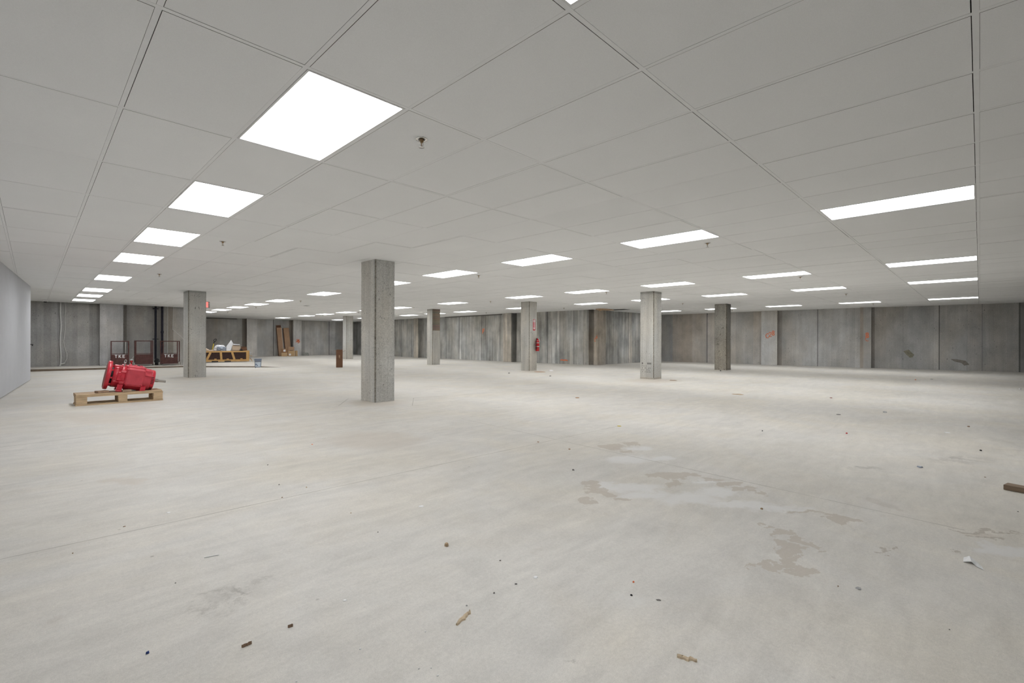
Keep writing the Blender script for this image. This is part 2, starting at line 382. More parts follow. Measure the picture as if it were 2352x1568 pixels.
for i in range(gi0, gi1):
    for j in range(gj0, gj1):
        cu, cv = cell(i + .5, j + .5)
        if in_block(cu, cv) or in_left(cu, cv) or (i + .5, j + .5) in lit: continue
        if (i, j) == (26, 9): continue                        # the missing tile by the concrete corner
        g_ = .0030
        a, b = TU / 2 - .0125, TV / 2 - .0125
        dz = rnd.choice((0, 0, .0005, .001, .0015, .0025)); ox, oy = .0006 + rnd.uniform(-.0005, .0004), .0014 + rnd.uniform(-.0006, .0006)
        k = 1 + rnd.uniform(-.012, .012)
        m.box((cu + ox, cv + oy, CEIL + dz + .0065), (2 * (a - .0011), 2 * (b - g_ * .5), .013), tone=(k, k, k * .998))
        m.c[-4:] = [(.30, .29, .27)] * 4                      # raw fibre edges of the tile, darkened to put shade in the gaps
ceil_o = struct(m.build('ceiling', M_TILE), 'suspended ceiling of white lay-in panels')
ulo, uhi, vlo, vhi = GU + gi0 * TU, GU + gi1 * TU, GV + gj0 * TV, GV + gj1 * TV
for j in range(gj0, gj1 + 1):
    v = GV + j * TV
    ue = 17.9 if v > 12.9 else uhi
    us = 4.9 if v > 24.7 else (-3.6 if v > 18 else max(ulo, -2.2))
    gr.box(((us + ue) / 2, v, CEIL + .0012), (ue - us, .0235, .0024))
for i in range(gi0, gi1 + 1):
    u = GU + i * TU
    ve = 12.9 if u > 17.9 else (24.6 if u < 4.9 else vhi)
    vs = 17.9 if u < -2.1 else vlo
    gr.box((u, (vs + ve) / 2, CEIL + .0016), (.0235, ve - vs, .0024))
gr.build('suspension_grid', M_GRID, ceil_o)
m = MB(); m.box(((U0 + U1) / 2, (V0 + V1) / 2, CEIL + .6), (U1 - U0, V1 - V0, .1)); 
m.build('deck_above', M_GREYD, ceil_o)

# ------------------------------------------------------------------ walls
def wall(name, pts, mat, panels=(), default=(1, 1, 1), label=None, top=CEIL + .02, thick=.08, zoff=0.0, drop=.05):
    """pts: plan polyline seen from the room with the room on its LEFT; panels: (pixel column, tone) from that column rightwards."""
    L = [0.0]
    for a, b in zip(pts, pts[1:]): L.append(L[-1] + math.hypot(b[0] - a[0], b[1] - a[1]))
    cuts = []
    for x, tone in panels:
        best = None
        for k, (a, b) in enumerate(zip(pts, pts[1:])):
            try: h = hit(x, a, b)
            except ZeroDivisionError: continue
            l = L[k + 1] - L[k]
            s_ = ((h[0] - a[0]) * (b[0] - a[0]) + (h[1] - a[1]) * (b[1] - a[1])) / l
            if -1e-6 <= s_ <= l + 1e-6 and (h[0] * CY + h[1] * SY) > 0:
                d_ = depth(*h)
                if best is None or d_ < best[0]: best = (d_, L[k] + s_)
        if best: cuts.append((best[1], tone))
    cuts.sort(key=lambda c: c[0])
    stops = sorted({round(x, 5) for x in L + [c[0] for c in cuts]})
    def point(s_):
        for k in range(len(pts) - 1):
            if s_ <= L[k + 1] + 1e-6:
                q = (s_ - L[k]) / (L[k + 1] - L[k]); a, b = pts[k], pts[k + 1]
                return a[0] + (b[0] - a[0]) * q, a[1] + (b[1] - a[1]) * q
        return pts[-1]
    st = [stops[0]]
    for q in stops[1:]:
        if q - st[-1] > 1e-3: st.append(q)
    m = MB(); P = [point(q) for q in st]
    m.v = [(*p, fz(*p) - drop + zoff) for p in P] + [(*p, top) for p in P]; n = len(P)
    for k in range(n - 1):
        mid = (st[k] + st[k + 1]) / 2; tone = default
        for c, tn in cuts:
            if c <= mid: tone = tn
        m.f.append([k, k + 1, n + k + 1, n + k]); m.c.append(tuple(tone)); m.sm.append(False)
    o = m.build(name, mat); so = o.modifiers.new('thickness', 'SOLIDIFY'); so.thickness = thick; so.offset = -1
    return struct(o, label)
def t3(k, w=0.0): return (k * (1 + w), k, k * (1 - w))
def pil(line, x0, x1, off):                       # a pilaster on a wall line between two pixel columns
    a, b = line; d = Vector((b[0] - a[0], b[1] - a[1])).normalized(); n = Vector((d.y, -d.x)) * off      # towards the room
    A2, B2 = (a[0] + n.x, a[1] + n.y), (b[0] + n.x, b[1] + n.y)
    p, q = hit(x0, A2, B2), hit(x1, A2, B2)
    return [(p[0] - n.x, p[1] - n.y), p, q, (q[0] - n.x, q[1] - n.y)]

# rear left wall, v = 24.1, room towards -v
LN = ((-3.6, 24.5), (5.35, 24.5))
p1 = pil(LN, 229, 283, .35)
pts = [LN[0]] + p1 + [LN[1], (5.35, 34.2)]
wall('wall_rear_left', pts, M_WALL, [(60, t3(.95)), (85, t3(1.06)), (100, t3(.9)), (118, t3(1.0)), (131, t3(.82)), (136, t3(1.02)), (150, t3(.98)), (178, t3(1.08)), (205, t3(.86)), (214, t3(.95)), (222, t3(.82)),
     (229.5, (1.18, 1.2, 1.25)), (283.2, t3(.62, .04)), (291, t3(.93, .02)), (330, t3(1.0)), (362, t3(.86)), (377, t3(1.0)), (386, t3(.72, .05)), (398, t3(1.12))],  # dark strips either side of the pilaster put corner shade into the tone
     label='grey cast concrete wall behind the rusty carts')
# far wall, v = 34.4
LN = ((5.35, 34.2), (17.2, 34.2))
pts = [LN[0]] + pil(LN, 567, 590, .35) + pil(LN, 674, 692, .35) + [LN[1]]
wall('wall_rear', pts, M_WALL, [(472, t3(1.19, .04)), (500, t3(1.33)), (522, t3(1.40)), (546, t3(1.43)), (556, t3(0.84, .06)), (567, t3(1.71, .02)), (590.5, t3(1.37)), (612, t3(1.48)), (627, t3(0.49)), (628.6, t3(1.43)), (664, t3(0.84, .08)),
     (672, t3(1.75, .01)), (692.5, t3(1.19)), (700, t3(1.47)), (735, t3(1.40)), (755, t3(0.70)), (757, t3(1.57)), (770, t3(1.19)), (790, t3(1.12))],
     label='distant concrete wall behind the boxes and the crate')
# left face of the concrete block, u = 17.45, room towards -u
LN = ((17.2, 34.2), (17.2, 16.5))
pts = [LN[0]] + pil(LN, 950, 960, .25) + pil(LN, 1156, 1174, .25) + [LN[1], (17.48, 12.45)]
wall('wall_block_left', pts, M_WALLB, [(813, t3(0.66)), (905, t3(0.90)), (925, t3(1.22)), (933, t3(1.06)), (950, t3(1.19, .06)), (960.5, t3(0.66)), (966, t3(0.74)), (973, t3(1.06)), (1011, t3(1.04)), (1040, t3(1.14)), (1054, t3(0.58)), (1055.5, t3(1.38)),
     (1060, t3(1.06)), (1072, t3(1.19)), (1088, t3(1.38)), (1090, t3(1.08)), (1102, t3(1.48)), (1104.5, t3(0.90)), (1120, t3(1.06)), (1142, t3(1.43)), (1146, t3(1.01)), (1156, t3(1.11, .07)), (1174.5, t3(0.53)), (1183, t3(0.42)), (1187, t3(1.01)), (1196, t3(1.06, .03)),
     (1236, t3(1.06)), (1246, t3(1.22)), (1253, t3(0.85)), (1256.5, t3(0.53)), (1258.5, t3(1.17, .02)), (1268, t3(1.38)), (1276, t3(1.04)), (1280, t3(1.43)), (1284, t3(1.01, .02)), (1300, t3(1.06)), (1317.5, t3(0.64)), (1319, t3(1.11)), (1327, t3(1.27)), (1339, t3(1.06, .03))],  # pilaster sides toned dark, their shade is part of the colour
     label='streaked board-marked concrete wall of the projecting block')
# front of the block, v = 12.3, room towards -v
ce = hit(1391, (17.6, 12.06), (19, 12.06))
pts = [(17.48, 12.45), (17.62, 12.35), (17.62, 12.06), ce, (ce[0], 12.2), (23.6, 12.05)]
wall('wall_block_front', pts, M_WALLB, [(1352, t3(0.52, .1)), (1364, t3(0.92, .1)), (1377, t3(1.03, .08)), (1391.5, t3(0.90)), (1406, t3(1.06)), (1429, t3(1.09)), (1443, t3(0.57)), (1444.2, t3(1.21, .04)), (1452, t3(0.98)), (1470, t3(0.92))],  # first dark panel paints the shade of the return facing away
     label='weathered concrete wall of the projecting block, facing the camera')
# right wall
RW = [(23.6, 12.05), (23.82, 6.7), (24.05, 3.2), (24.42, 1.15), (24.58, -1.0), (24.75, -5.2)]
la, lb = (RW[0], RW[1]), (RW[1], RW[2])
q1 = pil(((23.6, 12.05), (23.82, 6.7)), 1748, 1785, .25); q2 = pil(((23.82, 5.5), (24.05, 3.2)), 1975, 2001, .25)
pts = [RW[0]] + q1 + q2 + RW[3:]
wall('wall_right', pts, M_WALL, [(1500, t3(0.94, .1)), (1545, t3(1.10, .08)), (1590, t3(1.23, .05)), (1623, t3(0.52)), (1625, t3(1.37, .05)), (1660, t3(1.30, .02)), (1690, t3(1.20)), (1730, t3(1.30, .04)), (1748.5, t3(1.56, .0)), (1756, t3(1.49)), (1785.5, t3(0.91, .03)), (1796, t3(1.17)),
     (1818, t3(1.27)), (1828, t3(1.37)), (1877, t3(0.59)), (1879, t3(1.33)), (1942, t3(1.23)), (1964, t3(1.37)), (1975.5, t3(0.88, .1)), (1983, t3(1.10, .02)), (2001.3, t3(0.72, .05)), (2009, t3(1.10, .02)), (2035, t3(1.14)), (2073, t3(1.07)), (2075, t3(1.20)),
     (2145, t3(1.37)), (2156, t3(0.39)), (2158.5, t3(1.20)), (2220, t3(1.04)), (2222, t3(1.17, .02)), (2255, t3(0.78)), (2257, t3(1.12)), (2340, t3(0.45)), (2344, t3(0.78))],  # pilaster sides and the right end carry their shade in the tone
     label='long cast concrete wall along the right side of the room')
wall('wall_behind', [(24.75, -5.2), (-1.9, -5.2)], M_WALL, label='concrete wall behind the camera')
# white drywall partition on the left with a gap and track at its foot
WL = [(-1.62, -5.2), (-.40, 12.5), (-.025, 17.8)]
wl = wall('wall_left', WL, M_DRY, label='white painted drywall partition on the left', thick=.13, drop=-.012)
m = MB()
for a, b in zip(WL, WL[1:]):
    d = Vector((b[0] - a[0], b[1] - a[1], 0)); n = Vector((-d.y, d.x, 0)).normalized()
    q = [Vector((a[0], a[1], 0)) + n * .02, Vector((b[0], b[1], 0)) + n * .02, Vector((b[0], b[1], 0)) + n * .11, Vector((a[0], a[1], 0)) + n * .11]
    m.add([(p.x, p.y, fz(p.x, p.y)) for p in q] + [(p.x, p.y, fz(p.x, p.y) + .02) for p in q], [(3, 2, 1, 0), (4, 5, 6, 7), (0, 1, 5, 4), (1, 2, 6, 5), (2, 3, 7, 6), (3, 0, 4, 7)])
m.build('floor_track', M_GREYD, wl)
wall('wall_side_passage', [(-3.6, 17.0), (-3.6, 24.5)], M_WALL, label='concrete wall of the side passage')
wall('wall_passage_front', [(-.14, 17.0), (-3.6, 17.0)], M_DRY, label='drywall closing the side passage', thick=.1)
# dark shadow-gap angle on top of the far walls
def trim(name, a, b, w=.05, h=.06):
    d = Vector((b[0] - a[0], b[1] - a[1], 0)); L_ = d.length; ang = math.atan2(d.y, d.x)
    m = MB(); m.box((L_ / 2, -w / 2, 0), (L_, w, h), T(a[0], a[1], CEIL - h / 2) @ Rz(ang))
    struct(m.build(name, M_GREYD))
trim('trim_1', (5.5, 34.19), (9.3, 34.19)); trim('trim_2', (17.19, 22.5), (17.19, 17.7), h=.05)

# spray-painted marks
GL = {'F': [[(0, 0), (0, 1), (.6, 1)], [(0, .55), (.45, .55)]],
      'C': [[(.55, .85), (.3, 1), (.05, .75), (0, .4), (.15, .08), (.4, 0), (.58, .12)]],
      '2': [[(0, .75), (.2, 1), (.5, .9), (.45, .55), (0, .05), (.1, 0), (.55, .08)]],
      '8': [[(.3, .5), (.05, .7), (.15, .97), (.4, .97), (.5, .72), (.3, .5), (.05, .28), (.15, .02), (.42, .02), (.52, .28), (.3, .5)]],
      '6': [[(.45, .95), (.15, .75), (0, .35), (.15, .03), (.4, .03), (.5, .25), (.35, .45), (.08, .35)]],
      'O': [[(.3, 1), (.05, .8), (0, .4), (.15, .05), (.4, 0), (.58, .3), (.55, .75), (.3, 1)]],
      'T': [[(0, 1), (.6, 1)], [(.3, 1), (.3, 0)]], 'K': [[(0, 0), (0, 1)], [(.55, 1), (0, .45)], [(.15, .57), (.6, 0)]],
      'E': [[(.55, 1), (0, 1), (0, 0), (.55, 0)], [(0, .52), (.45, .52)]], 'X': [[(0, 0), (.6, 1)], [(0, 1), (.6, 0)]],
      'I': [[(.2, 0), (.2, 1)]], 'R': [[(0, 0), (0, 1), (.45, 1), (.55, .75), (.4, .52), (0, .52)], [(.3, .52), (.58, 0)]],
      '*': [[(0, .2), (.8, .9)], [(.1, .95), (.9, .2)], [(.5, 0), (.45, 1)], [(0, .55), (.9, .5), (.6, .1)], [(.3, .3), (.75, .7), (.3, .75)]],
      '-': [[(0, .5), (.4, .55), (.9, .45)]]}
def strokes(m, txt, h, w, M, adv=.8, th=.003, slant=0.0, rise=0.0):
    """letters drawn with flat strokes in the local x (right), z (up) plane, facing -y"""
    x = 0.0
    for k, ch in enumerate(txt):
        if ch == ' ': x += adv * h * .6; continue
        for pi, pl in enumerate(GL[ch]):
            P = [(x + (p[0] + slant * p[1]) * h, p[1] * h + rise * k * h) for p in pl]
            for si, ((x0, z0), (x1, z1)) in enumerate(zip(P, P[1:])):
                L_ = math.hypot(x1 - x0, z1 - z0); a = math.atan2(z1 - z0, x1 - x0)
                m.box((L_ / 2, 0, 0), (L_ + w * .6, th, w), M @ T(x0, -.0003 * (pi * 4 + si), z0) @ Ry(-a))
        x += adv * h
def mark(parent, x, y, line, txt, h, w, name='painted_mark', off=.004, **kw):
    """a painted mark whose lower-left corner shows at pixel (x, y) on the plan line"""
    a, b = line; p = hit(x, a, b); d = Vector((b[0] - a[0], b[1] - a[1], 0)).normalized(); n = Vector((d.y, -d.x, 0)) * off
    M = T(p[0] + n.x, p[1] + n.y, zpx(y, *p)) @ Rz(math.atan2(d.y, d.x))
    m = MB(); strokes(m, txt, h, w, M, **kw); o = m.build(name, M_ORANGE, parent); return o
ow = bpy.data.objects
def shift(l, n): 
    a, b = l; d = Vector((b[0] - a[0], b[1] - a[1])).normalized(); k = Vector((d.y, -d.x)) * n
    return ((a[0] + k.x, a[1] + k.y), (b[0] + k.x, b[1] + k.y))
mark(ow['wall_block_left'], 1109, 765, ((17.2, 34), (17.2, 16.5)), 'F', .22, .05)['label'] = 'orange sprayed letter F'
mark(ow['wall_block_left'], 1288, 832, ((17.2, 16.5), (17.48, 12.45)), '--', .22, .05, rise=.0)['label'] = 'orange paint smear at the foot of the wall'
mark(ow['wall_block_front'], 1365, 784, ((17.62, 12.06), (18.5, 12.06)), 'CI6', .14, .022, adv=.55, rise=.5)['label'] = 'orange sprayed number'
mark(ow['wall_rear'], 679.5, 788, shift(((5.35, 34.2), (17.2, 34.2)), .35), '*', .3, .035)['label'] = 'red sprayed scribble'
mark(ow['wall_right'], 1759, 776, (q1[1], q1[2]), 'C28', .2, .03, adv=.62, rise=.3)['label'] = 'orange sprayed C28'
mark(ow['wall_right'], 1988, 783, (q2[1], q2[2]), 'C', .16, .018)['label'] = 'thin orange sprayed C'
mark(ow['wall_right'], 1988, 775, (q2[1], q2[2]), '8', .19, .034)['label'] = 'dense orange sprayed scribble'
# spalled patches and pale plaster on the right wall
def spall(x, y, poly, col, line):
    a, b = line; p = hit(x, a, b); d = Vector((b[0] - a[0], b[1] - a[1], 0)).normalized(); n = Vector((d.y, -d.x, 0)) * .003
    M = T(p[0] + n.x, p[1] + n.y, zpx(y, *p)) @ Rz(math.atan2(d.y, d.x)) @ Rx(R(90))
    m = MB(); m.prism(poly, -.003, .003, M); m.build('spalled_patch', col, ow['wall_right'])
M_SP1 = simple('spalled_concrete', (.26, .25, .19), .95, var=.25, scale=12); M_SP2 = simple('damp_concrete', (.27, .25, .22), .9, var=.2, scale=12)
spall(2075, 806, [(0, 0), (.16, .06), (.33, -.14), (.28, -.24), (.2, -.26), (.08, -.13)], M_SP1, ((24.05, 3.2), (24.42, 1.15)))
spall(2183, 824, [(0, 0), (.2, -.01), (.42, -.06), (.52, -.2), (.38, -.24), (.3, -.14), (.12, -.1)], M_SP2, ((24.42, 1.15), (24.58, -1.0)))

# ------------------------------------------------------------------ columns
M_STAMP = simple('dark_stamp', (.17, .16, .15), .9, var=.3, scale=30)
M_CHAMF = concrete('chamfer_concrete', (.2, .185, .165), .2, 1.0, .2)
for k, (u, v, wv, wu, mat, lab) in enumerate(COLS):
    c = .021; zb = fz(u, v) - .01
    poly = [(c, 0), (wu - c, 0), (wu, c), (wu, wv - c), (wu - c, wv), (c, wv), (0, wv - c), (0, c)]
    m = MB(); n_ = 8
    # a shaft in short lifts, its arrises slightly nicked
    rr = random.Random(50 + k); lifts = 130; rings = []
    for q in range(lifts + 1):
        z = zb + (CEIL + .004 - zb) * q / lifts
        rings.append([(x + rr.uniform(-.0014, .0014), y + rr.uniform(-.0014, .0014), z) for x, y in poly])
    vs = sum(rings, []); fs = [tuple(reversed(range(8))), tuple(range(lifts * 8, lifts * 8 + 8))]
    m.add(vs, fs)
    for q in range(lifts):
        for i in range(8):
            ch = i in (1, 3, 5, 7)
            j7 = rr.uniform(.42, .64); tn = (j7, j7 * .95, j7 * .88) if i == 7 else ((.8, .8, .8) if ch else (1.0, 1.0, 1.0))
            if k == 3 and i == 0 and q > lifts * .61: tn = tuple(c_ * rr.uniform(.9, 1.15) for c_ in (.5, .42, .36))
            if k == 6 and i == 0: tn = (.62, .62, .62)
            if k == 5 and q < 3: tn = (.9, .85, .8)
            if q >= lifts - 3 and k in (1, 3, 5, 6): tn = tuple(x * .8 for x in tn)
            m.add([], []) 
            b = 0
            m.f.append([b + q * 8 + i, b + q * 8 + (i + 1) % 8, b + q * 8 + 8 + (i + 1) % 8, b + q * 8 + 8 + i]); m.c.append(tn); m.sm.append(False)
    o = m.build('concrete_column', mat, loc=(u, v, 0))
    tag(o, lab, 'column', 'concrete columns of the room')
    if k == 5:
        s_ = MB()
        for row in range(5):
            for c_ in range(7):
                if rr.random() < .75: s_.box((-.002, .1 + c_ * .042 + rr.uniform(-.01, .01), .42 - row * .055 - (0 if row else -.02)), (.003, .016 if row else .03, .05 if not row else .022))
        s_.build('stamped_marks', M_STAMP, o)
    if k == 1:
        s_ = MB()
        for x_, z_, a_, b_ in ((.17, 1.98, .02, .075), (.255, 2.0, .018, .045), (.27, 1.96, .016, .03)): s_.prism([(-a_ / 2, -b_ / 2), (a_ * .3, -b_ * .4), (a_ / 2, b_ * .3), (-a_ * .3, b_ / 2)], -.002, .002, T(x_, 0, z_) @ Rx(R(90)))
        s_.build('gouge', M_GREYD, o)

# ------------------------------------------------------------------ ceiling lights
ORD = ['first', 'second', 'third', 'fourth', 'fifth', 'sixth', 'seventh', 'eighth', 'ninth', 'tenth', 'eleventh', 'twelfth']
src = None
for r_, (i, js) in enumerate(sorted(LIGHTS.items())):
    rown = ['nearest row', 'second row away', 'third row away', 'fourth row away', 'farthest row'][r_]
    for n_, j in enumerate(js):
        u, v = cell(i, j); lab = 'flat ceiling light panel, %s from right in the %s' % (ORD[n_], rown)
        loc = (u, v, CEIL)
        if src is None:
            src = thing('ceiling_light', lab, 'ceiling light', loc, group='recessed ceiling light panels')
            a, b = TU / 2 - .0135, TV / 2 - .0135; fw = .012
            m = MB()
            m.box((0, -b + fw / 2, .011), (2 * a, fw, .026)); m.box((0, b - fw / 2, .011), (2 * a, fw, .026))
            m.box((-a + fw / 2, 0, .011), (fw, 2 * b - 2 * fw, .026)); m.box((a - fw / 2, 0, .011), (fw, 2 * b - 2 * fw, .026))
            m.build('frame', M_WHITEMETAL, src)
            m = MB(); m.box((0, 0, .008), (2 * a - 2 * fw, 2 * b - 2 * fw, .004)); m.build('diffuser', M_LIGHT, src)
            m = MB(); m.box((0, 0, .04), (2 * a, 2 * b, .03)); m.build('housing', M_WHITEMETAL, src)
        else: dup(src, loc, lab)

# ------------------------------------------------------------------ sprinklers
def rel(k, sprinklers=[]): return k
SPR = [(-.5, 2.25, 'large in view, right of the nearest light panels'), (-.5, 6.25, 'second in the left line, beside the third light panel'), (-.5, 10.15, 'third in the left line, beside the fifth light panel'),
       (7.45, 2.25, 'beside the second light panel of the second row'), (7.4, 6.25, 'beside the fourth light panel of the second row'), (7.35, 14.03, 'beside the seventh light panel of the second row'),
       (7.3, 17.85, 'beside the eighth light panel of the second row'), (7.6, 21.8, 'near the far left end of the second row'),
       (15.5, 2.25, 'right part of the third row, beside its second panel'), (15.3, 6.22, 'third row, right of the fourth panel'), (15.1, 10.1, 'third row, between the fifth and sixth panels'),
       (15.05, 14.0, 'third row, just right of the nearest column'), (14.8, 17.76, 'third row, just left of the nearest column'), (15.1, 21.4, 'far left end of the third row'),
       (23.8, 2.27, 'fourth row, right of the second panel'), (24.0, 6.37, 'fourth row, between the pale and the dark mottled columns'), (22.4, 10.29, 'fourth row, in front of the streaked wall'), (22.2, 14.2, 'fourth row, left of the extinguisher column'),
       (31.9, 2.27, 'fifth row, beside its second panel'), (32.3, 6.42, 'fifth row, right of the dark mottled column')]
src = None
for i, j, where in SPR:
    u, v = cell(i, j); loc = (u, v, CEIL)
    lab = 'chrome ceiling sprinkler, ' + where
    if src is None:
        src = thing('sprinkler_head', lab, 'sprinkler', loc, group='sprinkler heads')
        m = MB(); m.lathe([(.024, -.001), (.026, -.004), (.040, -.004), (.0415, -.002), (.042, .001)], 32); m.lathe([(.0001, .001), (.024, -.001)], 24); m.build('escutcheon', M_CHROME, src)
        m = MB(); m.tube((0, 0, .0), (0, 0, -.018), .014, 14); m.tube((0, 0, -.018), (0, 0, -.024), .010, 6)
        m.tube((0, 0, -.024), (0, 0, -.05), .003, 8); m.build('nozzle', M_BRASS, src)
        m = MB()
        for s in (-1, 1): m.path([(s * .011, 0, -.018), (s * .013, 0, -.036), (s * .004, 0, -.053)], .0026, 8)
        m.build('frame_arm', M_CHROME, src)
        m = MB(); m.lathe([(.0001, -.053), (.006, -.053), (.019, -.056), (.0195, -.058), (.0001, -.0585)], 24)
        m.build('deflector', M_CHROME, src)
        m = MB()
        for k in range(8):
            a = k * math.pi / 4 + .2; m.box((.0195 * math.cos(a), .0195 * math.sin(a), -.0025 - .0022), (.006, .010, .0014), T(0, 0, 0))
        m.build('vent_slot', M_DARK, src)
    else: dup(src, loc, lab)
for i, j, where in ((-.5, 14.1, 'beyond the fifth light panel of the nearest row'), (-.45, 18.25, 'in front of the rear left wall')):
    u, v = cell(i, j); m = MB(); m.lathe([(.0001, -.012), (.05, -.012), (.06, -.006), (.065, 0)], 24)
    tag(m.build('concealed_sprinkler_cover', M_WHITEMETAL, loc=(u, v, CEIL)), 'flat round ceiling cover plate ' + where, 'cover plate')
u, v = cell(9.2, 15.9); m = MB()
for k in range(5): m.box((0, -.1 + k * .05, -.004), (.14, .012, .006))
m.box((0, 0, -.001), (.18, .28, .002)); tag(m.build('ceiling_vent', M_GREYM, loc=(u, v, CEIL)), 'small grey vent in the ceiling left of the nearest column', 'vent')
# junction device hanging at the rear left
p = (.33, 23.4); t_ = thing('wireless_access_box', 'small white box with dark underside hanging from the ceiling, far left', 'ceiling box', (p[0], p[1], CEIL))
m = MB(); m.cbox((0, 0, -.03), (.16, .16, .06), .012); m.build('body', M_WHITEMETAL, t_)
m = MB(); m.lathe([(.05, -.06), (.045, -.085), (.0001, -.095)], 20); m.build('dome', M_DARK, t_)

# exit sign: hangs from the ceiling, its right end shows beside the left column
D_ = 17.05; X_ = (481.5 - 1176) / F_PX * D_; eu, ev = X_ * SY + D_ * CY, -X_ * CY + D_ * SY
ang = math.atan2(ev, eu) - R(90)
t_ = thing('exit_sign', 'lit red exit sign hanging from the ceiling, peeking out behind the left column', 'sign', (eu, ev, CEIL), ang)
m = MB(); m.cbox((-.17, 0, -.135), (.34, .05, .23), .01); m.build('housing', M_GREYM, t_)
m = MB(); m.box((-.185, -.027, -.135), (.28, .006, .19)); m.build('panel', M_REDGLOW, t_)
m = MB(); m.tube((-.17, 0, -.02), (-.17, 0, .004), .012); m.build('stem', M_WHITEMETAL, t_)
m = MB(); strokes(m, 'EXIT', .11, .016, T(-.315, -.0315, -.19), adv=.72, th=.002); m.build('lettering', M_WHITEMETAL, t_)

# loose insulation and a lifted tile by the corner of the block
u, v = 18.05, 11.55
m = MB(); rr = random.Random(4)
pts = [(0, 0), (.35, -.12), (.8, -.1), (1.15, .02), (1.0, .25), (.5, .35), (.1, .28)]
m.prism(pts, -.03, 0); m.add([(.05, .05, -.03), (.35, .0, -.03), (.25, .3, -.03), (.18, .12, -.10)], [(0, 1, 3), (1, 2, 3), (2, 0, 3), (0, 2, 1)])
tag(m.build('foam_scrap', M_INSUL, loc=(17.1, 11.6, CEIL - .002)), 'torn orange-tan foam at the ceiling above the corner of the concrete block', 'foam')

# ------------------------------------------------------------------ services on the rear left wall
zf = lambda u, v: fz(u, v) + slab_h(u)
def wl_pos(x, off=.06): return hit(x, (-3, 24.5 - off), (6, 24.5 - off))
p = wl_pos(357.5, .1); t_ = thing('pipe_riser', 'thick black ribbed pipe running down the rear wall between two carts', 'pipe', (p[0], p[1], zf(*p)))
m = MB(); H_ = CEIL - zf(*p); m.tube((0, 0, .22), (0, 0, H_), .035, 14)
for k in range(46): m.tube((0, 0, .25 + k * .044), (0, 0, .268 + k * .044), .046, 12)
m.build('ribbed_pipe', M_PIPE, t_)
m = MB(); m.box((0, .03, H_ - .1), (.2, .03, .04)); m.box((0, .03, 1.05), (.2, .03, .03)); m.build('bracket', M_PIPE, t_)
p = wl_pos(372.5, .1); t_ = thing('pipe_riser', 'smooth black pipe on the rear wall, above the right cart', 'pipe', (p[0], p[1], zf(*p)))
m = MB(); m.tube((0, 0, 0), (0, 0, CEIL - zf(*p)), .042, 16); m.build('pipe', M_PIPE, t_)
m = MB(); m.lathe([(.05, 1.3), (.055, 1.32), (.055, 1.38), (.05, 1.4)], 16); m.lathe([(.05, .7), (.055, .72), (.055, .78), (.05, .8)], 16); m.build('coupling', M_PIPE, t_)
for x, r_, wob, lab in ((139, .022, .012, 'thick white cable hanging down the rear left wall'), (149, .009, .05, 'thin white cable hanging right of the thick one on the rear wall'), (385, .008, .0, 'thin pale conduit on the rear wall right of the black pipes')):
    p = wl_pos(x, .03); zb = zf(*p) + (.02 if x < 145 else .12); pts = []
    for k in range(15):
        z = zb + (CEIL - zb) * k / 14; pts.append((wob * math.sin(k * .9) * (1 if x == 139 else (1 - k / 14) * 2 - .6), 0, z))
    m = MB(); m.path(pts, r_, 8)
    if x == 149: m.path([(0, 0, zb), (-.12, -.02, zb - .04), (-.14, -.02, zb - .1)], .02, 8)
    tag(m.build('wall_cable' if x < 300 else 'conduit', M_CABLE, loc=(p[0], p[1], 0)), lab, 'cable')
p0 = wl_pos(398, .05); m = MB(); m.path([(0, 0, CEIL), (-.02, 0, CEIL - .95), (.28, -.05, 1.2), (.95, -.4, zf(*p0) + .02)], .009, 8)
tag(m.build('hanging_cable', M_CABLE, loc=(p0[0], p0[1], 0)), 'thin pale cable slanting down behind the right cart', 'cable')

